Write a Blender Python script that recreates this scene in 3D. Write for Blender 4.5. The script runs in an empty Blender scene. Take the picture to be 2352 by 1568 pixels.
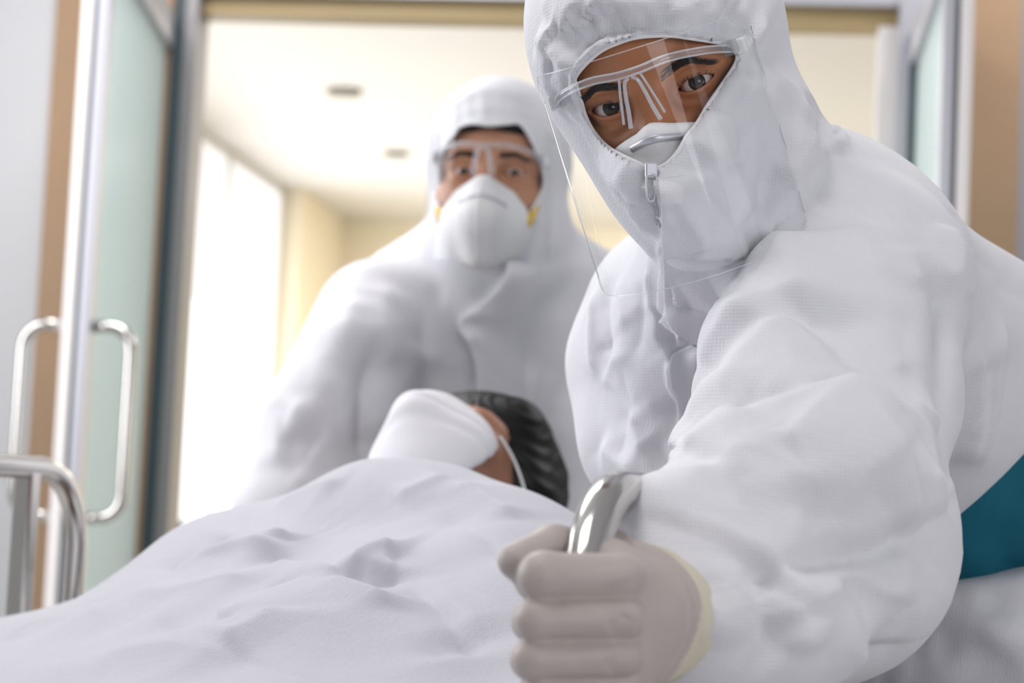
import bpy, bmesh, math, random
import numpy as np
from mathutils import Vector, Matrix
from mathutils.bvhtree import BVHTree

random.seed(7); RNG = np.random.default_rng(7)
SC = bpy.context.scene
COL = SC.collection

# ------------------------------------------------------------------ camera, light, exposure
F = 2352 * 70 / 36                      # focal length in pixels of the 2352 wide frame
PITCH, ROLL = math.radians(4.33), 0.047
CAM = np.array([0, 0, 1.08])
fw = np.array([0, math.cos(PITCH), math.sin(PITCH)])
_u0 = np.array([0, -math.sin(PITCH), math.cos(PITCH)])
RT = np.array([1., 0, 0]) * math.cos(ROLL) + _u0 * math.sin(ROLL)
UP = -np.array([1., 0, 0]) * math.sin(ROLL) + _u0 * math.cos(ROLL)
cam_d = bpy.data.cameras.new('camera'); cam = bpy.data.objects.new('camera', cam_d); COL.objects.link(cam)
cam_d.lens = 70; cam_d.sensor_width = 36; cam_d.clip_start = 0.05
cam.matrix_world = Matrix(((RT[0], UP[0], -fw[0], CAM[0]), (RT[1], UP[1], -fw[1], CAM[1]), (RT[2], UP[2], -fw[2], CAM[2]), (0, 0, 0, 1)))
cam_d.dof.use_dof = True; cam_d.dof.focus_distance = 1.38; cam_d.dof.aperture_fstop = 6.3
SC.camera = cam
SC.view_settings.view_transform = 'Standard'; SC.view_settings.look = 'None'
SC.view_settings.gamma = 1; SC.view_settings.use_curve_mapping = False
SC.view_settings.exposure = -0.13
SC.cycles.max_bounces = 6; SC.cycles.diffuse_bounces = 3; SC.cycles.glossy_bounces = 3; SC.cycles.transmission_bounces = 4; SC.cycles.transparent_max_bounces = 14
SC.cycles.caustics_reflective = False; SC.cycles.caustics_refractive = False
world = bpy.data.worlds.new('world'); SC.world = world; world.use_nodes = True
world.node_tree.nodes['Background'].inputs[0].default_value = (0.93, 0.95, 1.0, 1)
world.node_tree.nodes['Background'].inputs[1].default_value = 0.115

TH = math.radians(6.5)
WV = np.array([math.cos(TH), -math.sin(TH), 0]); CV = np.array([math.sin(TH), math.cos(TH), 0])
def C(a, b, z): return a * WV + b * CV + np.array([0, 0, z])
def P(x, y, d): return CAM + d * (fw + RT * (x - 1176) / F + UP * (784 - y) / F)
def project(V):
    v = np.asarray(V) - CAM; d = v @ fw
    return 1176 + F * (v @ RT) / d, 784 - F * (v @ UP) / d, d

def area_light(name, loc, target, sx, sy, watt, color=(1, 1, 1)):
    l = bpy.data.lights.new(name, 'AREA'); l.shape = 'RECTANGLE'; l.size = sx; l.size_y = sy
    l.energy = watt; l.color = color
    o = bpy.data.objects.new(name, l); COL.objects.link(o)
    o.location = loc
    o.rotation_euler = (Vector(target) - Vector(loc)).to_track_quat('-Z', 'Y').to_euler()
    return o
# overhead lights of the room in which the bed stands
area_light('ceiling_panel_light', C(-0.6, 0.75, 2.83), C(-0.6, 0.75, 0), 0.8, 0.8, 18, (1, .98, .97))
area_light('ceiling_panel_light', C(-1.2, 3.2, 2.83), C(-1.2, 3.2, 0), 1.2, 1.2, 40, (1, .98, .97))  # added fill to brighten the wall and leaf at the left door
area_light('ceiling_panel_light', C(1.1, 3.9, 2.83), C(1.1, 3.9, 0), 1.0, 0.8, 20, (1, .98, .97))  # added fill to brighten the wood trim at the right door
# soft area lights added at camera right and left, no windows behind them
area_light('window_light', C(1.1, -1.1, 1.32), C(0.3, 1.5, 1.15), 1.3, 0.9, 23, (.97, .96, 1))  # added front-right light, placed so the front attendant shades the rear one
area_light('window_light', C(2.2, 0.6, 1.15), C(0.6, 1.6, 0.95), 1.2, 1.0, 9, (.97, .96, 1))  # added weak fill for the front attendant's dark trousers
area_light('window_light', C(-2.35, 2.35, 1.75), C(0.1, 2.1, 1.15), 1.3, 1.5, 44, (.96, .96, 1))  # added to light the rear attendant from the left
# corridor beyond the doors: a row of windows in its left wall and ceiling lights
area_light('corridor_window_light', C(-2.3, 7.6, 1.2), C(2, 7.6, 1.35), 4.6, 2.0, 84, (.97, .98, 1))
area_light('corridor_light', C(0.2, 6.6, 2.56), C(0.2, 6.6, 0), 2.0, 2.4, 30, (1, .96, .9))
area_light('corridor_light', C(0.2, 9.3, 2.56), C(0.2, 9.6, 0), 3.0, 2.0, 150, (1, .96, .9))

# ------------------------------------------------------------------ materials
def mat(name, col, rough=.5, metal=0., bump=None, var=0., vscale=8., sss=0., sss_col=None, spec=.5, coat=0., sheen=0., emit=None, emit_s=0.):
    m = bpy.data.materials.new(name); m.use_nodes = True
    nt = m.node_tree; b = nt.nodes['Principled BSDF']
    b.inputs['Base Color'].default_value = (*col, 1); b.inputs['Roughness'].default_value = rough
    b.inputs['Metallic'].default_value = metal; b.inputs['Specular IOR Level'].default_value = spec
    b.inputs['Coat Weight'].default_value = coat; b.inputs['Sheen Weight'].default_value = sheen
    if sss:
        b.inputs['Subsurface Weight'].default_value = sss; b.inputs['Subsurface Radius'].default_value = sss_col or (1, .35, .2)
        b.inputs['Subsurface Scale'].default_value = .004
    if emit: b.inputs['Emission Color'].default_value = (*emit, 1); b.inputs['Emission Strength'].default_value = emit_s
    tc = nt.nodes.new('ShaderNodeTexCoord')
    if var:
        n = nt.nodes.new('ShaderNodeTexNoise'); n.inputs['Scale'].default_value = vscale; n.inputs['Detail'].default_value = 4
        nt.links.new(tc.outputs['Object'], n.inputs['Vector'])
        r = nt.nodes.new('ShaderNodeMix'); r.data_type = 'RGBA'
        r.inputs['A'].default_value = (*[c * (1 - var) for c in col], 1); r.inputs['B'].default_value = (*[min(1, c * (1 + var)) for c in col], 1)
        nt.links.new(n.outputs['Fac'], r.inputs['Factor']); nt.links.new(r.outputs['Result'], b.inputs['Base Color'])
    prev = None
    for (kind, scale, strength, dist) in (bump or []):
        if kind == 'noise':
            t = nt.nodes.new('ShaderNodeTexNoise'); t.inputs['Detail'].default_value = 3; out = t.outputs['Fac']
        elif kind == 'crumple':
            nz = nt.nodes.new('ShaderNodeTexNoise'); nz.inputs['Scale'].default_value = scale * .6; nz.inputs['Detail'].default_value = 2
            nt.links.new(tc.outputs['Object'], nz.inputs['Vector'])
            mx = nt.nodes.new('ShaderNodeMix'); mx.data_type = 'VECTOR'; mx.inputs['Factor'].default_value = .12
            nt.links.new(tc.outputs['Object'], mx.inputs['A']); nt.links.new(nz.outputs['Color'], mx.inputs['B'])
            t = nt.nodes.new('ShaderNodeTexVoronoi'); t.feature = 'F1'; out = t.outputs['Distance']
            t.inputs['Scale'].default_value = scale
            nt.links.new(mx.outputs['Result'], t.inputs['Vector'])
        else:
            t = nt.nodes.new('ShaderNodeTexVoronoi'); t.inputs['Randomness'].default_value = .15; out = t.outputs['Distance']
        t.inputs['Scale'].default_value = scale
        if kind != 'crumple': nt.links.new(tc.outputs['Object'], t.inputs['Vector'])
        bm_ = nt.nodes.new('ShaderNodeBump'); bm_.inputs['Strength'].default_value = strength; bm_.inputs['Distance'].default_value = dist
        nt.links.new(out, bm_.inputs['Height'])
        if prev: nt.links.new(prev.outputs['Normal'], bm_.inputs['Normal'])
        prev = bm_
    if prev: nt.links.new(prev.outputs['Normal'], b.inputs['Normal'])
    return m

def clear_mat(name, tint=(1, 1, 1), gloss=.06, edge=.5, rough=.03, haze=.0):
    """thin clear plastic sheet: mostly see-through, mirror-like towards grazing angles"""
    m = bpy.data.materials.new(name); m.use_nodes = True; nt = m.node_tree; nt.nodes.clear()
    out = nt.nodes.new('ShaderNodeOutputMaterial'); tr = nt.nodes.new('ShaderNodeBsdfTransparent'); tr.inputs[0].default_value = (*tint, 1)
    gl = nt.nodes.new('ShaderNodeBsdfGlossy'); gl.inputs['Roughness'].default_value = rough
    lw = nt.nodes.new('ShaderNodeLayerWeight'); lw.inputs['Blend'].default_value = .25
    mr = nt.nodes.new('ShaderNodeMapRange'); mr.inputs['To Min'].default_value = gloss; mr.inputs['To Max'].default_value = edge
    pw = nt.nodes.new('ShaderNodeMath'); pw.operation = 'POWER'; pw.inputs[1].default_value = 4.5; lw.inputs['Blend'].default_value = .5
    nt.links.new(lw.outputs['Facing'], pw.inputs[0]); nt.links.new(pw.outputs[0], mr.inputs['Value'])
    mx = nt.nodes.new('ShaderNodeMixShader'); nt.links.new(mr.outputs['Result'], mx.inputs[0])
    nt.links.new(tr.outputs[0], mx.inputs[1]); nt.links.new(gl.outputs[0], mx.inputs[2])
    last = mx
    if haze:
        df = nt.nodes.new('ShaderNodeBsdfDiffuse'); df.inputs[0].default_value = (.9, .92, .95, 1)
        m2 = nt.nodes.new('ShaderNodeMixShader'); m2.inputs[0].default_value = haze
        nt.links.new(mx.outputs[0], m2.inputs[1]); nt.links.new(df.outputs[0], m2.inputs[2]); last = m2
    nt.links.new(last.outputs[0], out.inputs[0])
    return m

M = {}
M['suit'] = mat('white_nonwoven', (.73, .73, .76), .62, spec=.25, sheen=.15, var=.03, vscale=60,
                bump=[('crumple', 9, .12, .012), ('crumple', 26, .10, .004), ('noise', 130, .18, .0015), ('dots', 430, .4, .0008)])
M['suit_rim'] = mat('white_elastic', (.82, .82, .82), .6, spec=.25, bump=[('noise', 300, .4, .001)])
M['teal'] = mat('teal_nonwoven', (.014, .13, .19), .75, spec=.15, var=.12, vscale=30, bump=[('crumple', 14, .3, .01), ('dots', 480, .2, .0006)])
M['skin'] = mat('tan_skin', (.46, .19, .088), .45, spec=.4, var=.16, vscale=28, sss=.12, bump=[('noise', 420, .35, .0007), ('noise', 1500, .3, .0003)])
M['skin2'] = mat('light_tan_skin', (.50, .25, .15), .5, spec=.35, var=.1, vscale=22, sss=.12)
M['skin3'] = mat('brown_skin', (.36, .17, .10), .5, spec=.35, var=.06, vscale=22, sss=.1)
M['hair'] = mat('black_hair', (.004, .0035, .0035), .5, spec=.2, bump=[('noise', 90, .2, .002)])
M['brow'] = mat('dark_brow_hair', (.022, .014, .011), .7)
M['lip'] = mat('lip_skin', (.35, .13, .10), .5, sss=.1)
M['mask'] = mat('white_filter_fabric', (.80, .80, .80), .8, spec=.15, bump=[('noise', 900, .3, .0005), ('noise', 40, .25, .002)])
M['smask'] = mat('white_surgical_fabric', (.80, .79, .82), .8, spec=.1, var=.03, vscale=20, bump=[('noise', 60, .3, .003)])
M['yellow'] = mat('yellow_strap', (.75, .48, .02), .5)
M['strap'] = mat('white_strap', (.85, .85, .85), .5)
M['glove'] = mat('latex_glove', (.47, .415, .385), .5, spec=.4, var=.07, vscale=50, sss=.1, sss_col=(1, .6, .5), bump=[('noise', 130, .35, .0015), ('noise', 34, .2, .003)])
M['glove_cuff'] = mat('latex_cuff', (.62, .58, .47), .45, spec=.4, var=.08, vscale=40, sss=.15, bump=[('noise', 60, .3, .003)])
M['chrome'] = mat('brushed_steel', (.62, .60, .57), .16, 1.0, var=.05, vscale=20)
M['alum'] = mat('aluminium', (.60, .60, .65), .42, .55, var=.04, vscale=4)
M['alum_dark'] = mat('grey_aluminium', (.30, .29, .30), .45, .5, var=.05, vscale=4)
M['gasket'] = mat('dark_gasket', (.055, .085, .10), .5, var=.1, vscale=6)
M['wood'] = mat('tan_wood', (.40, .255, .15), .5, var=.12, vscale=3, bump=[('noise', 30, .1, .002)])
M['wood_ochre'] = mat('ochre_wood', (.42, .31, .15), .5, var=.08, vscale=3)
M['wall'] = mat('white_wall_paint', (.66, .66, .68), .8, var=.02, vscale=2, bump=[('noise', 90, .08, .001)])
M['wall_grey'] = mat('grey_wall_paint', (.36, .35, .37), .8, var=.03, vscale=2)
M['cream'] = mat('cream_wall_paint', (.94, .85, .66), .8, var=.03, vscale=1.5)
M['pale'] = mat('pale_wall_paint', (.90, .86, .84), .8, var=.02, vscale=1.5)
M['ceil'] = mat('cream_ceiling', (.80, .775, .73), .85, var=.02, vscale=1.2)
M['floor'] = mat('grey_vinyl', (.42, .41, .40), .35, var=.06, vscale=3)
M['blanket'] = mat('white_fleece', (.55, .55, .60), .95, spec=.1, sheen=.3, var=.03, vscale=45, bump=[('noise', 900, .55, .0012), ('noise', 170, .3, .002)])
M['sheet'] = mat('white_sheet', (.78, .78, .80), .85, spec=.1, bump=[('noise', 40, .2, .004)])
M['mattress'] = mat('brown_vinyl', (.10, .06, .045), .45, var=.1, vscale=9, bump=[('noise', 120, .2, .001)])
M['black'] = mat('black_rubber', (.02, .02, .02), .6)
M['dark'] = mat('dark_top', (.05, .05, .055), .4)
M['pale_green'] = mat('pale_green_laminate', (.62, .70, .66), .5)
M['vent'] = mat('grey_vent', (.33, .30, .24), .6)
M['zip'] = mat('zip_tape', (.72, .72, .75), .7, bump=[('dots', 700, .5, .001)])
M['clear'] = clear_mat('clear_visor', (.99, .995, 1.0), .02, .55, .04)
M['clear_frame'] = clear_mat('clear_plastic_frame', (.95, .95, .96), .05, .7, .08, haze=.08)
M['clear_edge'] = clear_mat('clear_plastic_edge', (.93, .95, .97), .15, .8, .12, haze=.34)

def frosted_mat():
    m = bpy.data.materials.new('frosted_green_glass'); m.use_nodes = True; nt = m.node_tree; nt.nodes.clear()
    out = nt.nodes.new('ShaderNodeOutputMaterial'); d = nt.nodes.new('ShaderNodeBsdfDiffuse'); d.inputs[0].default_value = (.78, .86, .85, 1)
    t = nt.nodes.new('ShaderNodeBsdfTranslucent'); t.inputs[0].default_value = (.80, .90, .89, 1)
    g = nt.nodes.new('ShaderNodeBsdfGlossy'); g.inputs['Roughness'].default_value = .25
    a = nt.nodes.new('ShaderNodeMixShader'); a.inputs[0].default_value = .5
    nt.links.new(d.outputs[0], a.inputs[1]); nt.links.new(t.outputs[0], a.inputs[2])
    b = nt.nodes.new('ShaderNodeMixShader'); b.inputs[0].default_value = .06
    nt.links.new(a.outputs[0], b.inputs[1]); nt.links.new(g.outputs[0], b.inputs[2])
    nt.links.new(b.outputs[0], out.inputs[0]); return m
M['frost'] = frosted_mat()
M['blind'] = mat('backlit_blind', (.85, .85, .9), .8, emit=(.90, .89, .95), emit_s=.62, bump=[('noise', 8, .2, .01)])
M['daylight'] = mat('daylit_pane', (.9, .93, 1), .5, emit=(.92, .95, 1.0), emit_s=1.15)

def eye_mat():
    m = mat('eyeball', (.7, .62, .58), .07, spec=.3); nt = m.node_tree; b = nt.nodes['Principled BSDF']
    tc = nt.nodes.new('ShaderNodeTexCoord'); nm = nt.nodes.new('ShaderNodeVectorMath'); nm.operation = 'NORMALIZE'
    nt.links.new(tc.outputs['Object'], nm.inputs[0])
    dt = nt.nodes.new('ShaderNodeVectorMath'); dt.operation = 'DOT_PRODUCT'; dt.inputs[1].default_value = (0, -1, 0)
    nt.links.new(nm.outputs[0], dt.inputs[0])
    ac = nt.nodes.new('ShaderNodeMath'); ac.operation = 'ARCCOSINE'; nt.links.new(dt.outputs['Value'], ac.inputs[0])
    cr = nt.nodes.new('ShaderNodeValToRGB'); nt.links.new(ac.outputs[0], cr.inputs[0]); e = cr.color_ramp.elements
    e[0].position = 0; e[0].color = (.003, .003, .003, 1); e[1].position = 1; e[1].color = (.42, .25, .22, 1)
    for p_, c_ in ((.19, (.003, .003, .003)), (.22, (.030, .016, .010)), (.40, (.020, .012, .009)), (.48, (.010, .008, .008)), (.54, (.62, .55, .52)), (.8, (.60, .50, .47))):
        k = e.new(p_); k.color = (*c_, 1)
    nt.links.new(cr.outputs[0], b.inputs['Base Color']); return m
M['eye'] = eye_mat()

# ------------------------------------------------------------------ object helpers
def tag(o, label=None, cat=None, group=None, kind=None):
    if label: o['label'] = label
    if cat: o['category'] = cat
    if group: o['group'] = group
    if kind: o['kind'] = kind
    return o
def empty(name, loc):
    o = bpy.data.objects.new(name, None); o.location = loc; o.empty_display_size = .05; COL.objects.link(o); return o
def mesh_obj(name, V, Fc, m, parent=None, smooth=True):
    me = bpy.data.meshes.new(name); V = np.asarray(V, dtype=np.float32)
    if isinstance(Fc, np.ndarray):
        k = Fc.shape[1]; n = len(Fc)
        me.vertices.add(len(V)); me.vertices.foreach_set('co', V.ravel())
        me.loops.add(n * k); me.loops.foreach_set('vertex_index', Fc.astype(np.int32).ravel())
        me.polygons.add(n); me.polygons.foreach_set('loop_start', np.arange(0, n * k, k, dtype=np.int32))
        me.update(calc_edges=True); me.validate()
    else:
        me.from_pydata([tuple(map(float, v)) for v in V], [], [tuple(f) for f in Fc]); me.update()
    if smooth: me.polygons.foreach_set('use_smooth', np.ones(len(me.polygons), dtype=bool))
    if isinstance(m, str): m = M[m]
    me.materials.append(m)
    o = bpy.data.objects.new(name, me); COL.objects.link(o)
    if parent is not None:
        o.parent = parent
        bpy.context.view_layer.update() if False else None
        o.matrix_parent_inverse = parent_matrix(parent).inverted()
    return o
def parent_matrix(p):
    m = Matrix.LocRotScale(p.location, p.rotation_euler, p.scale)
    if p.parent: m = parent_matrix(p.parent) @ p.matrix_parent_inverse @ m
    return m
def box_vf(c, ax, ay, az, hx, hy, hz):
    c, ax, ay, az = map(np.asarray, (c, ax, ay, az)); V = []
    for k in (-1, 1):
        for j in (-1, 1):
            for i in (-1, 1): V.append(c + ax * hx * i + ay * hy * j + az * hz * k)
    return V, [(0, 2, 3, 1), (4, 5, 7, 6), (0, 1, 5, 4), (2, 6, 7, 3), (0, 4, 6, 2), (1, 3, 7, 5)]
Z = np.array([0, 0, 1.])
def box(name, c, hx, hy, hz, m, parent=None, ax=None, ay=None, bevel=0.):
    V, Fc = box_vf(c, WV if ax is None else ax, CV if ay is None else ay, Z, hx, hy, hz)
    o = mesh_obj(name, V, Fc, m, parent, smooth=False)
    if bevel:
        b = o.modifiers.new('bevel', 'BEVEL'); b.width = bevel; b.segments = 2
    return o
def cbox(name, a0, a1, b0, b1, z0, z1, m, parent=None, bevel=0.):
    return box(name, C((a0 + a1) / 2, (b0 + b1) / 2, (z0 + z1) / 2), abs(a1 - a0) / 2, abs(b1 - b0) / 2, abs(z1 - z0) / 2, m, parent, bevel=bevel)
def catmull(pts, n, closed=False):
    pts = np.asarray(pts, float); K = len(pts); out = []
    segs = K if closed else K - 1
    for i in range(segs):
        g = (lambda j: pts[j % K]) if closed else (lambda j: pts[min(max(j, 0), K - 1)])
        p0, p1, p2, p3 = g(i - 1), g(i), g(i + 1), g(i + 2)
        for t in np.arange(n) / n:
            out.append(.5 * (2 * p1 + (p2 - p0) * t + (2 * p0 - 5 * p1 + 4 * p2 - p3) * t * t + (3 * p1 - p0 - 3 * p2 + p3) * t ** 3))
    if not closed: out.append(pts[-1])
    return np.array(out)
def tube_vf(path, r, seg=12, closed=False, cap=True, flat=None):
    """sweep; r scalar or list; flat=(axis vector, scale) squashes the section along that axis"""
    path = np.asarray(path, float); n = len(path)
    T = np.gradient(path, axis=0) if not closed else np.roll(path, -1, 0) - np.roll(path, 1, 0)
    T /= np.linalg.norm(T, axis=1)[:, None] + 1e-12
    up = np.array([0, 0, 1.]) if abs(T[0][2]) < .9 else np.array([1., 0, 0])
    N = np.cross(T[0], up); N /= np.linalg.norm(N); V = []
    rr = np.full(n, r) if np.isscalar(r) else np.asarray(r, float)
    for i in range(n):
        N = N - T[i] * (N @ T[i]); N /= np.linalg.norm(N); B = np.cross(T[i], N)
        for k in range(seg):
            a = 2 * math.pi * k / seg
            o = (N * math.cos(a) + B * math.sin(a)) * rr[i]
            if flat is not None: o = o - flat[0] * (o @ flat[0]) * (1 - flat[1])
            V.append(path[i] + o)
    Fc = []
    for i in range(n if closed else n - 1):
        j = (i + 1) % n
        for k in range(seg):
            l = (k + 1) % seg; Fc.append((i * seg + k, i * seg + l, j * seg + l, j * seg + k))
    if cap and not closed:
        Fc.append(tuple(range(seg))[::-1]); Fc.append(tuple((n - 1) * seg + k for k in range(seg)))
    return V, Fc
def join_vf(*parts):
    V, Fc = [], []
    for v, f in parts:
        o = len(V); V += list(v); Fc += [tuple(i + o for i in q) for q in f]
    return V, Fc
def tube(name, path, r, m, parent=None, seg=12, closed=False, flat=None):
    V, Fc = tube_vf(path, r, seg, closed, flat=flat); return mesh_obj(name, V, Fc, m, parent)

# ------------------------------------------------------------------ implicit surfaces
def ell(c, r, axes=None):
    c = np.asarray(c, np.float32); r = np.asarray(r, np.float32); A = None if axes is None else np.asarray(axes, np.float32)
    def f(p):
        q = p - c
        if A is not None: q = q @ A.T
        k0 = np.linalg.norm(q / r, axis=1); k1 = np.linalg.norm(q / (r * r), axis=1) + 1e-9
        return k0 * (k0 - 1) / k1
    return f
def cone(a, b, ra, rb):
    a = np.asarray(a, np.float32); b = np.asarray(b, np.float32); ba = b - a; L = float(ba @ ba) + 1e-12
    def f(p):
        pa = p - a; h = np.clip((pa @ ba) / L, 0, 1)
        return np.linalg.norm(pa - h[:, None] * ba, axis=1) - (ra + (rb - ra) * h)
    return f
def chain(pts, rad):
    fs = [cone(pts[i], pts[i + 1], rad[i], rad[i + 1]) for i in range(len(pts) - 1)]
    def f(p):
        d = fs[0](p)
        for g in fs[1:]: d = smin(d, g(p), .006)
        return d
    return f
def smin(a, b, k):
    h = np.maximum(k - np.abs(a - b), 0) / k
    return np.minimum(a, b) - h * h * k * .25
def smax(a, b, k): return -smin(-a, -b, k)
def union(items):
    def f(p):
        d = items[0][0](p)
        for g, k in items[1:]: d = smin(d, g(p), k) if k else np.minimum(d, g(p))
        return d
    return f
def surface(f, lo, hi, h, B=12, smooth=2):
    lo = np.asarray(lo, np.float32); n = np.ceil((np.asarray(hi) - lo) / h / B).astype(int) * B
    vol = np.empty(n, np.float32); nb = n // B
    gi = np.stack(np.meshgrid(*[np.arange(k) for k in nb], indexing='ij'), -1).reshape(-1, 3)
    cen = lo + (gi * B + (B - 1) / 2) * h
    fc = f(cen.astype(np.float32)); near = np.abs(fc) < h * B * 1.25
    v6 = vol.reshape(nb[0], B, nb[1], B, nb[2], B)
    v6[:] = (np.sign(fc) * h * 9).reshape(nb)[:, None, :, None, :, None]
    off = np.stack(np.meshgrid(*[np.arange(B)] * 3, indexing='ij'), -1).reshape(-1, 3)
    idx = gi[near]
    for s in range(0, len(idx), 300):
        blk = idx[s:s + 300]
        pts = (lo + ((blk[:, None, :] * B + off[None]).reshape(-1, 3)) * h).astype(np.float32)
        v6[blk[:, 0], :, blk[:, 1], :, blk[:, 2], :] = f(pts).reshape(len(blk), B, B, B)
    S = vol < 0
    c = np.zeros(n - 1, np.uint8)
    for i in (0, 1):
        for j in (0, 1):
            for k in (0, 1): c += S[i:n[0] - 1 + i, j:n[1] - 1 + j, k:n[2] - 1 + k]
    act = (c > 0) & (c < 8); A = np.argwhere(act); ids = np.full(act.shape, -1, np.int32); ids[act] = np.arange(len(A))
    cv = {(i, j, k): vol[A[:, 0] + i, A[:, 1] + j, A[:, 2] + k] for i in (0, 1) for j in (0, 1) for k in (0, 1)}
    acc = np.zeros((len(A), 3), np.float32); cnt = np.zeros(len(A), np.float32)
    for ax in range(3):
        for u in (0, 1):
            for w in (0, 1):
                a = [u, w]; a.insert(ax, 0); b = [u, w]; b.insert(ax, 1)
                va, vb = cv[tuple(a)], cv[tuple(b)]; m = (va < 0) != (vb < 0)
                t = np.where(m, va / np.where(m, va - vb, 1), 0)
                q = np.tile(np.array(a, np.float32), (len(A), 1)); q[:, ax] = t
                acc[m] += q[m]; cnt[m] += 1
    V = lo + (A + acc / cnt[:, None]) * h
    Q = []
    for ax in range(3):
        o1, o2 = [(1, 2), (2, 0), (0, 1)][ax]
        s0 = [slice(0, k) for k in n]; s1 = list(s0); s0[ax] = slice(0, n[ax] - 1); s1[ax] = slice(1, n[ax])
        a, b = S[tuple(s0)], S[tuple(s1)]; E_ = np.argwhere(a != b)
        E_ = E_[(E_[:, o1] > 0) & (E_[:, o2] > 0) & (E_[:, o1] < n[o1] - 1) & (E_[:, o2] < n[o2] - 1)]
        inside = S[E_[:, 0], E_[:, 1], E_[:, 2]]
        def g(d1, d2):
            e = E_.copy(); e[:, o1] -= d1; e[:, o2] -= d2; return ids[e[:, 0], e[:, 1], e[:, 2]]
        q = np.stack([g(1, 1), g(0, 1), g(0, 0), g(1, 0)], 1); q[~inside] = q[~inside][:, ::-1]
        Q.append(q)
    Q = np.concatenate(Q); Q = Q[(Q >= 0).all(1)]
    for _ in range(smooth): V = relax(V, Q, .5)
    return V, Q
def relax(V, Q, a=.5):
    acc = np.zeros_like(V); cnt = np.zeros(len(V), np.float32)
    for i in range(4):
        u, w = Q[:, i], Q[:, (i + 1) % 4]
        for k in range(3): acc[:, k] += np.bincount(u, V[w, k], len(V)) + np.bincount(w, V[u, k], len(V))
        cnt += np.bincount(u, minlength=len(V)) + np.bincount(w, minlength=len(V))
    return V + a * (acc / np.maximum(cnt, 1)[:, None] - V)
def normals(V, Q):
    nr = np.cross(V[Q[:, 2]] - V[Q[:, 0]], V[Q[:, 3]] - V[Q[:, 1]]); N = np.zeros_like(V)
    for i in range(4):
        for k in range(3): N[:, k] += np.bincount(Q[:, i], nr[:, k], len(V))
    return N / (np.linalg.norm(N, axis=1)[:, None] + 1e-12)
def sub_mesh(V, Q, keep):
    """keep: bool per vertex"""
    m = keep[Q].all(1); Q = Q[m]; used = np.zeros(len(V), bool); used[Q.ravel()] = True
    mp = np.cumsum(used) - 1; return V[used], mp[Q]
def in_poly(x, y, poly):
    r = np.zeros(len(x), bool); n = len(poly)
    for i in range(n):
        x0, y0 = poly[i]; x1, y1 = poly[(i + 1) % n]
        c = ((y0 > y) != (y1 > y)) & (x < (x1 - x0) * (y - y0) / (y1 - y0 + 1e-9) + x0); r ^= c
    return r
class Caster:
    """finds where the sight line through a reference pixel meets a surface"""
    def __init__(s, V, Q): s.b = BVHTree.FromPolygons([tuple(v) for v in V.tolist()], Q.tolist())
    def hit(s, x, y):
        d = P(x, y, 1) - CAM; h = s.b.ray_cast(Vector(CAM), Vector(d / np.linalg.norm(d)))
        return None if h[0] is None else np.array(h[0])
    def line(s, pts, step=14.):
        pts = catmull(np.asarray(pts, float), 8) if len(pts) > 2 else np.asarray(pts, float)
        L = np.concatenate([[0], np.cumsum(np.linalg.norm(np.diff(pts, axis=0), axis=1))])
        t = np.linspace(0, L[-1], max(3, int(L[-1] / step)))
        q = [s.hit(np.interp(k, L, pts[:, 0]), np.interp(k, L, pts[:, 1])) for k in t]
        q = [k for k in q if k is not None]
        return np.array(q) if len(q) > 1 else None
def fold_field(V, N, line, h, wl, wr, kind='ridge', taper=.25, soft=.002):
    """offset along the normal for one fold; wl / wr widths left and right of the drawn direction"""
    W = max(wl, wr) * (4 if kind == 'ridge' else 5)
    lo, hi = line.min(0) - W, line.max(0) + W
    sel = np.where(((V > lo) & (V < hi)).all(1))[0]
    if len(sel) == 0: return sel, None
    v = V[sel]; best = np.full(len(v), 1e9); side = np.zeros(len(v)); tt = np.zeros(len(v)); n = len(line) - 1
    for i in range(n):
        a, b = line[i], line[i + 1]; ab = b - a; L = ab @ ab + 1e-12
        t = np.clip(((v - a) @ ab) / L, 0, 1); q = v - a - t[:, None] * ab; d = np.linalg.norm(q, axis=1)
        m = d < best; best[m] = d[m]; tt[m] = (i + t[m]) / n
        side[m] = np.sign(np.einsum('ij,ij->i', np.cross(ab, q[m]), N[sel][m]))
    w = np.where(side > 0, wl, wr)
    env = np.clip(np.minimum(tt, 1 - tt) / max(taper, 1e-3), 0, 1); env = env * env * (3 - 2 * env)
    if kind == 'ridge': g = np.exp(-(np.sqrt(best ** 2 + soft ** 2) - soft) / w)
    else:
        s = side * best; g = 1 / (1 + np.exp(-s / (soft * .6))) * np.exp(-np.maximum(s, 0) / w)
    return sel, h * env * g
def apply_folds(V, Q, caster, folds, N=None):
    N = normals(V, Q) if N is None else N; D = np.zeros(len(V))
    for f in folds:
        pts, h, wl, wr = f[0], f[1], f[2], f[3]; kind = f[4] if len(f) > 4 else 'ridge'; tp = f[5] if len(f) > 5 else .25
        ln = caster.line(pts)
        if ln is None: continue
        sel, d = fold_field(V, N, ln, h, wl, wr, kind, tp)
        if d is not None: D[sel] += d
    return V + N * D[:, None]

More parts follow.
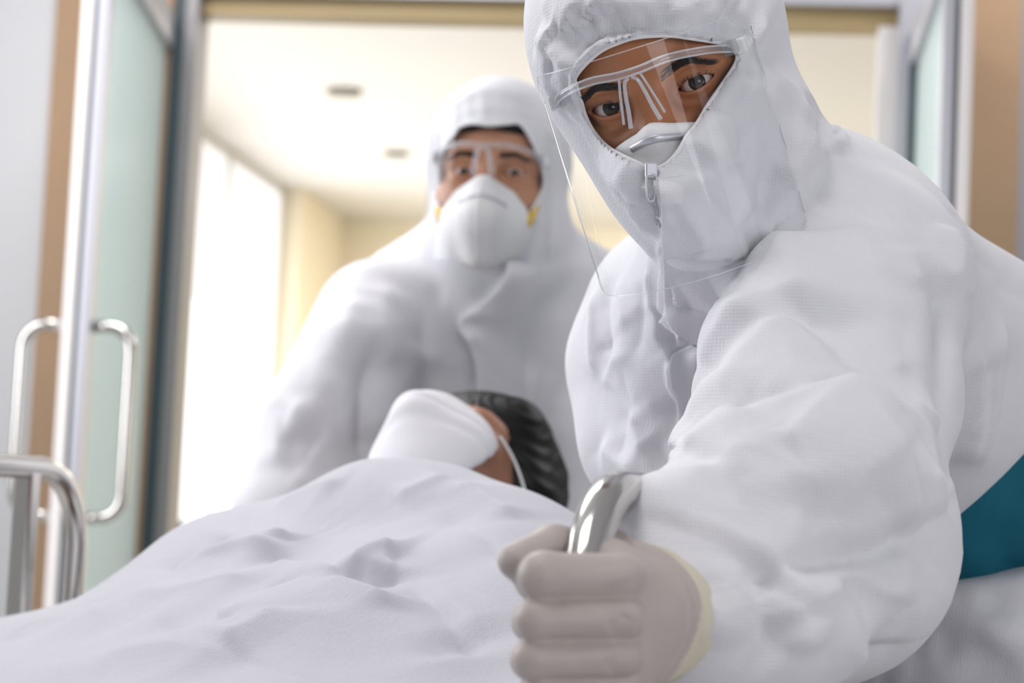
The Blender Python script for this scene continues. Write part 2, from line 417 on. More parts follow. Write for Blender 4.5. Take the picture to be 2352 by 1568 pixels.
# ------------------------------------------------------------------ the setting
WD = 4.5                                   # door wall
def struct(o): o['kind'] = 'structure'; return o
struct(cbox('floor', -3.2, 2.6, -1.6, 11.2, -.05, 0, 'floor'))
struct(cbox('ceiling', -2.5, 2.6, -1.6, WD, 2.86, 2.92, 'wall'))
struct(cbox('wall_left', -2.6, -2.5, -1.6, WD, 0, 2.9, 'wall'))
struct(cbox('wall_right', 2.3, 2.4, -1.6, WD, 0, 2.9, 'wall'))
struct(cbox('wall_door_left', -2.5, -1.63, WD, WD + .14, 0, 2.9, 'wall'))
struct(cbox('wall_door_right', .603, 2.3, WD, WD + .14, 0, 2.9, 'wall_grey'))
struct(cbox('wall_above_door', -1.63, .603, WD, WD + .14, 2.42, 2.9, 'wall'))
struct(cbox('trim_1', -1.63, -1.347, WD - .02, WD + .15, 0, 2.42, 'wood'))
struct(cbox('trim_2', .44, .603, WD - .02, WD + .15, 0, 2.42, 'wood'))
struct(cbox('trim_3', -1.335, .44, WD + .05, WD + .13, 2.178, 2.222, 'wood_ochre'))
struct(cbox('trim_4', -1.335, .44, WD + .02, WD + .14, 2.222, 2.42, 'alum'))
struct(cbox('trim_5', -1.322, -1.292, WD, WD + .1, 0, 2.24, 'alum_dark'))
struct(cbox('trim_8', -1.347, -1.322, WD - .004, WD + .1, 0, 2.24, 'gasket'))
struct(cbox('trim_6', .335, .44, WD, WD + .1, 0, 2.24, 'alum'))
struct(cbox('trim_7', .292, .335, WD + .04, WD + .1, 0, 2.18, 'pale'))
# corridor beyond
ZC = 2.6
struct(cbox('ceiling', -2.5, 2.6, WD + .14, 11.3, ZC, ZC + .05, 'ceil'))
wl_ = struct(cbox('wall_corridor_left', -2.5, -2.39, WD + .14, 11.2, 0, ZC, 'pale'))
struct(cbox('wall_back', -2.3, 2.6, 11.2, 11.3, 0, ZC, 'cream'))
struct(cbox('wall_corridor_nib', -2.39, -2.28, 10.05, 11.2, 0, ZC, 'cream'))
struct(cbox('wall_corridor_right', 2.5, 2.6, WD + .14, 11.2, 0, ZC, 'cream'))

# ------------------------------------------------------------------ doors
def leaf(name, hinge, near, thick_dir, handles, mats):
    """glazed leaf: hinge and near are plan points of the face towards the opening"""
    hinge, near, t = map(np.asarray, (hinge, near, thick_dir)); L = np.linalg.norm(near - hinge); u = (near - hinge) / L; T = .055
    root = empty(name, hinge); root['kind'] = 'structure'
    def slab(nm, s0, s1, t0, t1, z0, z1, m, par, bevel=.003):
        c = hinge + u * (s0 + s1) / 2 + t * (t0 + t1) / 2 + Z * (z0 + z1) / 2
        return box(nm, c, (s1 - s0) / 2, (t1 - t0) / 2, (z1 - z0) / 2, m, par, ax=u, ay=t, bevel=bevel)
    slab('hinge_stile', 0, .018, 0, T, .01, 2.16, 'gasket', root)
    ns = slab('lock_stile', L - .05, L, 0, T * .42, .01, 2.16, 'alum', root)
    slab('lock_stile', L - .05, L, T * .58, T, .01, 2.16, 'pale', root)
    slab('edge_seal', L - .045, L - .006, T * .42, T * .58, .01, 2.16, 'gasket', root, 0)
    slab('top_rail', .018, L - .05, 0, T, 2.08, 2.16, 'alum', root); slab('bottom_rail', .018, L - .05, 0, T, .01, .16, 'alum', root)
    slab('glass_pane', .018, L - .05, T * .3, T * .62, .16, 2.08, 'frost', root, 0)
    for sd in handles:
        base = hinge + u * (L - .03) + t * (0 if sd < 0 else T); o = t * sd
        z0, z1, pr = .995, 1.355, .078
        pts = [base + Z * z0, base + o * .03 + Z * z0]
        for k in range(7):
            a = k / 6 * math.pi / 2; pts.append(base + o * (pr - .045 + .045 * math.sin(a)) + Z * (z0 + .045 - .045 * math.cos(a)))
        for k in range(7):
            a = k / 6 * math.pi / 2; pts.append(base + o * (pr - .045 + .045 * math.cos(a)) + Z * (z1 - .045 + .045 * math.sin(a)))
        pts += [base + o * .03 + Z * z1, base + Z * z1]
        hd = tube('handle', np.array(pts), .0115, 'chrome', root, 14); hd['label'] = 'polished steel pull handle'
    return root
leaf('door_1', C(-1.345, WD, 0), C(-1.205, 3.6, 0), -WV, (-1, 1), None)
leaf('door_2', C(.36, WD, 0), C(.345, 3.6, 0), WV, (-1, 1), None)

# ------------------------------------------------------------------ corridor fittings
def corridor_window(n, b0, b1, z0, z1):
    r = empty('window_%d' % n, C(-2.385, (b0 + b1) / 2, z0)); r['kind'] = 'structure'
    cbox('window_frame', -2.40, -2.37, b0, b1, z0 - .04, z0, 'strap', r); cbox('window_frame', -2.40, -2.37, b0, b1, z1, z1 + .04, 'strap', r)
    cbox('window_frame', -2.40, -2.37, b0 - .04, b0, z0 - .04, z1 + .04, 'strap', r); cbox('window_frame', -2.40, -2.37, b1, b1 + .04, z0 - .04, z1 + .04, 'strap', r)
    cbox('pane', -2.388, -2.384, b0, b1, z0, z1, 'daylight', r)
    bl_ = cbox('roller_blind', -2.378, -2.374, b0 + .01, b1 - .01, 1.86, z1, 'blind', r); bl_['label'] = 'pale backlit roller blind'
corridor_window(1, 8.45, 8.88, .2, 2.555); corridor_window(2, 8.98, 9.98, .2, 2.555)
for i, (a, b) in enumerate(((-1.55, 7.47), (-1.58, 8.85))):
    v = empty('ceiling_vent', C(a, b, ZC)); s = .062 if i == 0 else .052
    rim = [C(a + s * math.cos(t), b + s * .8 * math.sin(t), ZC - .012) for t in np.linspace(0, 2 * math.pi, 28)[:-1]]
    tube("vent_ring", np.array(rim), .008, 'vent', v, 8, True)
    for k in range(-2, 3):
        L = s * math.sqrt(max(0.05, 1 - (k / 3) ** 2)); cbox('vent_slat', a - L, a + L, b + k * s * .27 - .012, b + k * s * .27 + .012, ZC - .022, ZC - .001, 'vent', v)
    tag(v, ('larger round grey vent in the corridor ceiling, nearer the doorway', 'smaller round vent in the corridor ceiling, deeper in')[i], 'vent', 'round corridor ceiling vents')
cb = empty('low_cabinet', C(-2.1, 8.3, 0))
cbox('body', -2.35, -1.98, 7.95, 8.65, 0, .86, 'pale_green', cb, .006); cbox('cabinet_top', -2.36, -1.95, 7.92, 8.68, .86, .895, 'dark', cb, .004)
for k in range(2):
    d_ = cbox('door', -1.98, -1.965, 7.97 + k * .34, 8.29 + k * .34, .06, .84, 'pale_green', cb, .003)
    cbox('knob', -1.965, -1.95, 8.25 + k * .08, 8.27 + k * .08, .5, .52, 'chrome', d_)
tag(cb, 'low pale cabinet with a dark top by the corridor windows', 'cabinet')

# ------------------------------------------------------------------ bed
BA = math.radians(17)
BO = P(1335, 1130, 1.06)                                   # rail post that the gloved hand grips
BU = np.array([math.sin(BA), math.cos(BA), 0]); BN = np.array([-math.cos(BA), math.sin(BA), 0])
def B(s, n, z): return np.array([BO[0], BO[1], 0]) + BU * s + BN * n + Z * z
def to_bed(X): q = np.asarray(X) - np.array([BO[0], BO[1], 0]); return q @ BU, q @ BN, q[..., 2]
bed = empty('hospital_bed', B(.2, .42, 0))
tag(bed, 'wheeled hospital bed with polished steel side rails under the white blanket', 'bed')
S0, S1, N0, N1 = -.78, 1.17, .035, .80
def bbox(name, s0, s1, n0, n1, z0, z1, m, par, bevel=.004):
    return box(name, B((s0 + s1) / 2, (n0 + n1) / 2, (z0 + z1) / 2), (s1 - s0) / 2, (n1 - n0) / 2, (z1 - z0) / 2, m, par, ax=BU, ay=BN, bevel=bevel)
bbox('bed_deck', S0, S1, N0 + .01, N1 - .01, .66, .715, 'alum', bed)
bbox('chassis', S0 + .15, S1 - .15, .2, .64, .26, .34, 'alum_dark', bed)
for s in (-.35, .75): bbox('lift_column', s - .08, s + .08, .34, .50, .34, .66, 'alum_dark', bed)
for s in (S0 + .2, S1 - .2):
    for n in (.22, .62):
        fk = bbox('caster_fork', s - .02, s + .02, n - .03, n + .03, .13, .26, 'alum', bed)
        ang = np.linspace(0, 2 * math.pi, 25)[:-1]
        ring = np.array([B(s + .05 * math.cos(t), n, .075 + .05 * math.sin(t)) for t in ang])
        tube('wheel', ring, .025, 'black', fk, 10, True)
def side_rail(n, lean, s1=.955, posts=(.15, .31, .47, .63, .80)):
    """rounded tube frame with upright posts; lean tilts the near post"""
    r = empty('side_rail', B(0, n, .7)); r.parent = bed; r.matrix_parent_inverse = parent_matrix(bed).inverted()
    zt, zb, R = 1.083, .68, .085; s0 = 0.0; pts = [(s0 - lean, zb), (s0 - lean * .6, .85), (s0 - lean * .25, .96)]
    for k in range(7):
        a = k / 6 * math.pi / 2; pts.append((s0 + R - R * math.cos(a), zt - R + R * math.sin(a)))
    pts += [(s0 + .3, zt), (s0 + .6, zt)]
    for k in range(7):
        a = k / 6 * math.pi / 2; pts.append((s1 - R + R * math.sin(a), zt - R + R * math.cos(a)))
    pts += [(s1, .9), (s1, zb)]
    tube('rail_tube', np.array([B(s, n, z) for s, z in pts]), .0125, 'chrome', r, 18)
    for s in posts: bbox('rail_post', s - .011, s + .011, n - .011, n + .011, zb, zt - .004, 'chrome', r, .003)
    bbox('rail_foot', s0 - .02, s1 + .02, n - .014, n + .014, zb - .03, zb + .005, 'chrome', r)
    return r
side_rail(0.0, .05)
side_rail(.845, 0.0, .985, (.12, .27, .42, .57, .72, .872))
mt = mesh_obj('mattress', *box_vf(B((S0 + S1) / 2, (N0 + N1) / 2, .765), BU, BN, Z, (S1 - S0) / 2 - .01, (N1 - N0) / 2 - .012, .05), 'mattress', None, False)
b_ = mt.modifiers.new('bevel', 'BEVEL'); b_.width = .025; b_.segments = 4
tag(mt, 'dark brown vinyl mattress on the hospital bed, beneath the blanket', 'mattress')
# pillow: soft pinched cushion below the patient's head
pv, pq = surface(union([(ell(B(.99, .40, .872), (.155, .25, .055), np.array([BU, BN, Z])), 0)]), B(.99, .40, .872) - .33, B(.99, .40, .872) + .33, .008)
pil = mesh_obj('pillow', pv, pq, 'sheet'); tag(pil, 'white pillow under the patient with dark hair', 'pillow')

# blanket: height surface over the bed through measured points, with folds
ctrl = [(640, 1140, 1.86), (740, 1095, 1.86), (830, 1066, 1.86), (950, 1054, 1.86), (1060, 1066, 1.84), (1150, 1100, 1.80), (1240, 1150, 1.75), (1300, 1183, 1.70),
        (450, 1182, 1.88), (560, 1172, 1.92), (370, 1228, 1.88), (300, 1288, 1.88), (230, 1346, 1.93), (160, 1388, 2.0), (80, 1408, 1.96), (0, 1425, 1.9),
        (600, 1275, 1.68), (700, 1200, 1.75), (900, 1200, 1.70), (1100, 1200, 1.64), (1200, 1280, 1.50), (420, 1340, 1.66), (200, 1430, 1.68), (800, 1325, 1.53),
        (600, 1400, 1.44), (300, 1480, 1.45), (0, 1500, 1.55), (900, 1420, 1.42), (1100, 1400, 1.40), (1150, 1568, 1.25), (800, 1568, 1.27), (400, 1568, 1.32), (0, 1568, 1.38)]
cp = [to_bed(P(*c)) for c in ctrl]
cp += [(.80, .15, 1.00), (.84, .40, 1.03), (.82, .62, 1.0), (.90, .40, .97), (.90, .15, .95), (.90, .7, .94), (.6, .82, .93), (.2, .82, .92), (-.2, .80, .92), (-.6, .80, .92),
       (.05, .02, .95), (-.1, .3, .955), (-.4, .3, .96), (-.4, .55, .955), (-.7, .3, .97), (-.7, .6, .97), (-.78, .1, .92), (-.5, .02, .92), (.55, 0.0, 1.0), (.3, 0, 1.0)]
cp = np.array(cp)
def tps_fit(X, z, lam=2e-5):
    n = len(X); d2 = ((X[:, None] - X[None]) ** 2).sum(-1); K = d2 * np.log(d2 + 1e-12) * .5 + np.eye(n) * lam
    A = np.zeros((n + 3, n + 3)); A[:n, :n] = K; A[:n, n] = 1; A[:n, n + 1:] = X; A[n:, :n] = A[:n, n:].T
    w = np.linalg.solve(A, np.concatenate([z, np.zeros(3)])); return X, w
def tps_eval(m, Q):
    X, w = m; n = len(X); out = np.zeros(len(Q))
    for s in range(0, len(Q), 20000):
        q = Q[s:s + 20000]; d2 = ((q[:, None] - X[None]) ** 2).sum(-1)
        out[s:s + 20000] = (d2 * np.log(d2 + 1e-12) * .5) @ w[:n] + w[n] + q @ w[n + 1:]
    return out
tps = tps_fit(cp[:, :2], cp[:, 2])
ns_, nn_ = 420, 300
sg = np.linspace(-.80, .875, ns_); ng = np.linspace(-.015, .815, nn_)
SS, NN = np.meshgrid(sg, ng, indexing='ij'); zz = tps_eval(tps, np.stack([SS.ravel(), NN.ravel()], 1)).reshape(ns_, nn_)
# hang down over both long edges
zz -= .16 * np.clip((.012 - NN) / .03, 0, 1) ** 2 + .13 * np.clip((NN - .79) / .03, 0, 1) ** 2
zz = np.maximum(zz, .822)
bv = np.array([BO[0], BO[1], 0]) + SS.ravel()[:, None] * BU + NN.ravel()[:, None] * BN + zz.ravel()[:, None] * Z
ii = np.arange((ns_ - 1) * (nn_ - 1)); r0 = ii // (nn_ - 1) * nn_ + ii % (nn_ - 1)
bq = np.stack([r0, r0 + nn_, r0 + nn_ + 1, r0 + 1], 1)
if normals(bv, bq)[:, 2].mean() < 0: bq = bq[:, ::-1]
bc = Caster(bv, bq)
bl_folds = [
    ([(375, 1332), (480, 1296), (570, 1277), (650, 1272), (705, 1284)], .016, .05, .022, 'ridge', .35),
    ([(640, 1262), (655, 1252), (668, 1258)], .006, .012, .012),
    ([(600, 1280), (700, 1292), (800, 1312), (850, 1310)], -.008, .012, .02),
    ([(610, 1290), (720, 1305), (810, 1322)], .009, .012, .02),
    ([(790, 1318), (835, 1290), (880, 1270), (935, 1262)], .013, .03, .02),
    ([(800, 1328), (870, 1312), (925, 1288)], -.010, .018, .02),
    ([(925, 1290), (985, 1365), (1050, 1450), (1100, 1530)], -.012, .03, .022),
    ([(960, 1290), (1030, 1370), (1110, 1470)], .008, .03, .04),
    ([(610, 1345), (720, 1352), (850, 1395), (960, 1455), (1060, 1540)], .012, .03, .03),
    ([(600, 1340), (700, 1338), (800, 1365)], -.006, .015, .02),
    ([(880, 1400), (950, 1450), (1040, 1530)], -.008, .02, .02),
    ([(240, 1395), (380, 1380), (520, 1345), (620, 1330)], .008, .04, .03),
    ([(330, 1420), (470, 1425), (560, 1390)], -.007, .04, .03),
    ([(500, 1490), (590, 1450), (640, 1400)], .008, .03, .05),
    ([(900, 1150), (1000, 1105), (1050, 1088)], .007, .02, .03),
    ([(620, 1170), (720, 1130), (800, 1118)], .006, .02, .03),
    ([(1040, 1100), (1120, 1150), (1200, 1180)], .007, .03, .02),
    ([(540, 1240), (480, 1270), (400, 1318)], -.010, .035, .03),
    ([(1000, 1170), (1120, 1230), (1180, 1300)], -.005, .05, .03),
    ([(0, 1470), (150, 1440), (300, 1430)], .006, .05, .04),
    ([(200, 1540), (420, 1500), (560, 1520)], .006, .05, .05)]
bl_folds = [(f[0], f[1] * 1.3, f[2] * .95, f[3] * .95) + tuple(f[4:]) for f in bl_folds]
bv2 = apply_folds(bv, bq, bc, bl_folds)
# uneven fleece surface
for k in range(26):
    ph = RNG.uniform(0, 6.3); kx, ky = RNG.normal(0, 26, 2); bv2[:, 2] += .0007 * np.sin(SS.ravel() * kx + NN.ravel() * ky + ph)
bl = mesh_obj('blanket', bv2, bq, 'blanket')
sd = bl.modifiers.new('thickness', 'SOLIDIFY'); sd.thickness = .006; sd.offset = -1
tag(bl, 'soft white blanket draped over the patient and the whole bed', 'blanket')

# ------------------------------------------------------------------ people: head
class Frame:
    """head frame: x towards the person's left, y into the head, z up; origin midway between the eyes"""
    def __init__(s, o, roll, yaw, pitch, up=UP, rt=RT, back=fw):
        s.o = np.asarray(o, float)
        u = up * math.cos(roll) - rt * math.sin(roll); r = rt * math.cos(roll) + up * math.sin(roll); b = np.asarray(back, float)
        # yaw towards image left
        b, r = b * math.cos(yaw) + r * math.sin(yaw), r * math.cos(yaw) - b * math.sin(yaw)
        # pitch: face tips down
        b, u = b * math.cos(pitch) + u * math.sin(pitch), u * math.cos(pitch) - b * math.sin(pitch)
        s.A = np.array([r, b, u])
    def w(s, p): return s.o + np.asarray(p, float) @ s.A
    def l(s, p): return (np.asarray(p, float) - s.o) @ s.A.T
def vesica(cx, zu, zl, w, tilt):
    """almond opening in the x-z plane, extruded along y"""
    def f(p):
        x = p[:, 0] - cx; z = p[:, 2] - tilt * x
        ru = (w * w + zu * zu) / (2 * zu); rl = (w * w + zl * zl) / (2 * zl)
        du = np.hypot(x, z - (zu - ru)) - ru; dl = np.hypot(x, z + (zl - rl)) - rl
        return np.maximum(np.maximum(du, dl), p[:, 1] - .004)
    return f
EX, ER = .0315, .0121
def head_sdf(ears=False, zu=.0050, zl=.0044, tilt=.06):
    sol = [(ell((0, .088, .035), (.074, .098, .092)), 0), (ell((0, .045, -.03), (.063, .072, .085)), .03), (ell((0, .022, -.092), (.042, .045, .034)), .03),
           (ell((0, .042, .042), (.063, .063, .055)), .02), (cone((-.036, -.004, .0145), (-.008, -.006, .0115), .0125, .0115), .010), (cone((.036, -.004, .0145), (.008, -.006, .0115), .0125, .0115), .010),
           (cone((-.05, .012, .012), (-.036, -.004, .016), .012, .0125), .012), (cone((.05, .012, .012), (.036, -.004, .016), .012, .0125), .012),
           (ell((-.044, .012, -.031), (.022, .021, .019)), .018), (ell((.044, .012, -.031), (.022, .021, .019)), .018),
           (ell((0, -.008, -.075), (.026, .02, .016)), .02),
           (cone((0, .085, -.05), (0, .105, -.16), .054, .056), .03)]
    base = union(sol)
    sock = [ell((sx * EX, -.0155, -.003), (.0190, .0155, .0130)) for sx in (-1, 1)]
    lids = [ell((sx * EX, .0008, -.0005), (.0165, .0150, .0138)) for sx in (-1, 1)]
    holes = [vesica(sx * (EX + .0005), zu, zl, .0146, sx * tilt) for sx in (-1, 1)]
    ball = [ell((sx * EX, 0, 0), (ER - .0004,) * 3) for sx in (-1, 1)]
    crease = [vesica(sx * (EX + .0005), zu + .0042, .0001, .0165, sx * tilt) for sx in (-1, 1)]
    nose = union([(cone((0, -.0095, .010), (0, -.0185, -.006), .0084, .0082), 0), (cone((0, -.0185, -.006), (0, -.0335, -.040), .0082, .0118), .006), (ell((-.0125, -.0215, -.044), (.0085, .0115, .0085)), .008), (ell((.0125, -.0215, -.044), (.0085, .0115, .0085)), .008)])
    ear = [union([(ell((sx * .076, .095, -.012), (.010, .021, .032)), 0)]) for sx in (-1, 1)]
    def f(p):
        d = base(p)
        for s in sock: d = smax(d, -s(p), .011)
        d = smin(d, nose(p), .009)
        for s in lids: d = smin(d, s(p), .0055)
        for s in holes: d = smax(d, -s(p), .0016)
        for s in ball: d = np.maximum(d, -s(p)) if False else d
        if ears:
            for e in ear: d = smin(d, e(p), .006)
        return d
    return f
def make_head(fr, h, parent, skin, slim=0., ears=False, **kw):
    f = head_sdf(ears, **kw)
    V, Q = surface(f, (-.11, -.062, -.225), (.11, .205, .145), h, smooth=2)
    t = np.clip((.004 - V[:, 2]) / .03, 0, 1) * slim; ax_ = np.abs(V[:, 0]); V[:, 0] = np.sign(V[:, 0]) * np.where(ax_ > .034, .034 + (ax_ - .034) * (1 - t), ax_)
    V[:, 1] += slim * .05 * np.clip((-V[:, 2] - .055) / .04, 0, 1)
    N = normals(V, Q); tr = BVHTree.FromPolygons([tuple(v) for v in V.tolist()], Q.tolist()); D = np.zeros(len(V)); zu = kw.get('zu', .005); zl = kw.get('zl', .004); ti = kw.get('tilt', .06)
    for sx in (-1, 1):                                   # lid creases and eye bags
        for (dz, k, w_, amp) in ((.0030, zu + .0016, .0154, -.0013), (-.0062, -zl * .9, .0125, -.0009)):
            ln = []
            for u in np.linspace(-1, 1, 15):
                z = (dz if dz < 0 else dz * .35) + (k * (1 - u * u) if dz > 0 else k * (1 - u * u) * .8) + ti * u * w_ ; hh = tr.ray_cast(Vector((sx * (EX + u * w_), -.08, z)), Vector((0, 1, 0)))
                if hh[0]: ln.append(np.array(hh[0]))
            if len(ln) > 3:
                sel, d = fold_field(V, N, np.array(ln), amp, .0011 if dz > 0 else .0025, .0013 if dz > 0 else .003, 'ridge', .3, .0005)
                if d is not None: D[sel] += d
    V = V + N * D[:, None]
    o = mesh_obj('body', fr.w(V), Q, skin, parent)
    return o, V, Q
def make_eyes(fr, parent, gaze):
    for sx in (-1, 1):
        bm = bmesh.new(); bmesh.ops.create_uvsphere(bm, u_segments=40, v_segments=28, radius=ER)
        for v in bm.verts:                                   # cornea bulge
            k = max(0, -v.co.y / ER - .86) / .14; v.co.y -= .0011 * (k ** .8 if k > 0 else 0)
        me = bpy.data.meshes.new('eyeball'); bm.to_mesh(me); bm.free()
        me.polygons.foreach_set('use_smooth', np.ones(len(me.polygons), dtype=bool)); me.materials.append(M['eye'])
        e = bpy.data.objects.new('eyeball', me); COL.objects.link(e); e.parent = parent; e.matrix_parent_inverse = parent_matrix(parent).inverted()
        c = fr.w((sx * EX, 0.0006, -.0002)); e.location = c
        e.rotation_euler = Vector(np.asarray(gaze) - c).to_track_quat('-Y', 'Z').to_euler()
def make_brows(fr, V, Q, parent, n=300, z0=.0108, arch=.0065, seed=3, thick=.0036, length=.0085):
    rng = random.Random(seed); t = BVHTree.FromPolygons([tuple(v) for v in V.tolist()], Q.tolist())
    for sx in (-1, 1):
        vs, fs = [], []
        for i in range(n):
            u = rng.random() ** .85; x = .0115 + u * .0345; zc = z0 + arch * math.sin(min(1, u * 1.25) * math.pi * .62) - .006 * max(0, u - .62) / .38
            wd = thick * (1 - .55 * u) * (.75 + .25 * min(1, u / .12)); z = zc + rng.uniform(-1, 1) * wd
            h = t.ray_cast(Vector((sx * x, -.08, z)), Vector((0, 1, 0)))
            if h[0] is None: continue
            p = np.array(h[0]); nn = np.array(h[1]); ang = math.radians(42 - 48 * min(1, u * 1.6) + rng.uniform(-12, 12) - (18 if z > zc else -8))
            L = length * rng.uniform(.7, 1.1) * (.55 + .45 * min(1, u / .2)); dr = np.array([sx * math.cos(ang), 0, math.sin(ang)]); dr = dr - nn * (dr @ nn); dr /= np.linalg.norm(dr)
            sd_ = np.cross(dr, nn); w = .00020; o = len(vs)
            for k in range(4):
                q = k / 3; c = p + dr * L * q + nn * (.0004 + .0016 * math.sin(q * 2.4)); ww = w * (1 - .85 * q)
                vs += [c + sd_ * ww, c - sd_ * ww, c + nn * ww * 1.2]
            for k in range(3):
                a = o + k * 3
                for j in range(3): fs.append((a + j, a + (j + 1) % 3, a + 3 + (j + 1) % 3, a + 3 + j))
        mesh_obj('eyebrow', fr.w(np.array(vs)), fs, 'brow', parent, False)
def make_lashes(fr, parent, zu, tilt, n=70, seed=5):
    rng = random.Random(seed)
    for sx in (-1, 1):
        vs, fs = [], []
        for i in range(n):
            u = rng.uniform(-.98, .98); x = u * .0142; zl_ = zu * (1 - u * u) + tilt * x * sx * sx
            X = sx * (EX + .0005) + x * sx; z = zl_ + .0001; y = -math.sqrt(max(1e-8, (ER + .0012) ** 2 - x * x - z * z))
            p = np.array([X, y, z]); L = .0055 * rng.uniform(.6, 1.1); dr = np.array([sx * (u * .6 + .25), -.8, .05]); dr /= np.linalg.norm(dr); o = len(vs)
            for k in range(4):
                q = k / 3; c = p + dr * L * q + np.array([0, 0, .0028 * q * q]); ww = .00016 * (1 - .8 * q)
                vs += [c + (ww, 0, 0), c - (ww, 0, 0), c + (0, 0, ww)]
            for k in range(3):
                a = o + k * 3
                for j in range(3): fs.append((a + j, a + (j + 1) % 3, a + 3 + (j + 1) % 3, a + 3 + j))
        mesh_obj('eyelashes', fr.w(np.array(vs)), fs, 'brow', parent, False)

# ------------------------------------------------------------------ the attendant in front
H1 = Frame(P(1501, 218, 1.385), math.radians(15.2), math.radians(16), math.radians(9))
p1 = empty('person', B(.15, -.55, 0))
tag(p1, 'person in white hooded coverall and clear face shield leaning over, gripping the steel rail', 'person')
V, Q = None, None
hd, hv, hq = make_head(H1, .0012, p1, 'skin', slim=.55, zu=.0041, zl=.0040, tilt=.10)
make_eyes(H1, p1, CAM + np.array([0.0, 0, .02]))
make_brows(H1, hv, hq, p1)
make_lashes(H1, p1, .0041, .10)

# coverall, hood and sleeve: one garment
def H(x, y, z): return H1.w((x, y, z))
A1 = H1.A
shoulder, up_arm, elbow, wrist, cuff = P(1960, 660, 1.45), P(1940, 900, 1.36), P(1852, 1230, 1.25), P(1620, 1385, 1.165), P(1500, 1312, 1.165)
suit1 = [(ell(H(0, .083, .036), (.0945, .119, .112), A1), 0),
         (ell(H(.008, .058, -.045), (.073, .075, .075), A1), .03),
         (cone(H(0, -.019, -.052), H(.006, -.010, -.096), .043, .027), .025),
         (cone(H(.026, .080, -.085), P(1750, 620, 1.575), .070, .082), .05),
         (cone(P(1735, 785, 1.65), P(1790, 1050, 1.74), .128, .157), .05),
         (cone(P(1880, 510, 1.58), P(1965, 650, 1.47), .072, .08), .06),
         (cone(P(1960, 690, 1.56), P(2260, 1000, 1.74), .095, .15), .06),
         (cone(shoulder, up_arm, .080, .076), .02), (cone(up_arm, elbow, .076, .083), .015),
         (cone(elbow, wrist, .084, .060), .05), (cone(wrist, cuff, .060, .045), .03),
         (cone(P(1520, 720, 1.70), P(1480, 830, 1.72), .062, .062), .05), (cone(P(1480, 830, 1.72), P(1500, 1010, 1.68), .058, .055), .03),
         (cone(P(1500, 1010, 1.68), P(1650, 1140, 1.55), .055, .045), .03)]
f_suit = union(suit1)
hem_a, hem_b = P(2352, 925, 1.7), P(2192, 1180, 1.62); hem_n = np.cross(hem_b - hem_a, fw); hem_n /= np.linalg.norm(hem_n)
if hem_n @ (P(2300, 1250, 1.7) - hem_a) < 0: hem_n = -hem_n
arm_only = union(suit1[7:11])
def f_suit1(p):
    d = f_suit(p); cut = (p - hem_a.astype(np.float32)) @ hem_n.astype(np.float32)
    return smin(smax(d, cut, .01), arm_only(p), .004)
sv, sq = surface(f_suit1, (-.14, .95, .78), (.62, 2.02, 1.56), .0032, smooth=3)
sc = Caster(sv, sq)
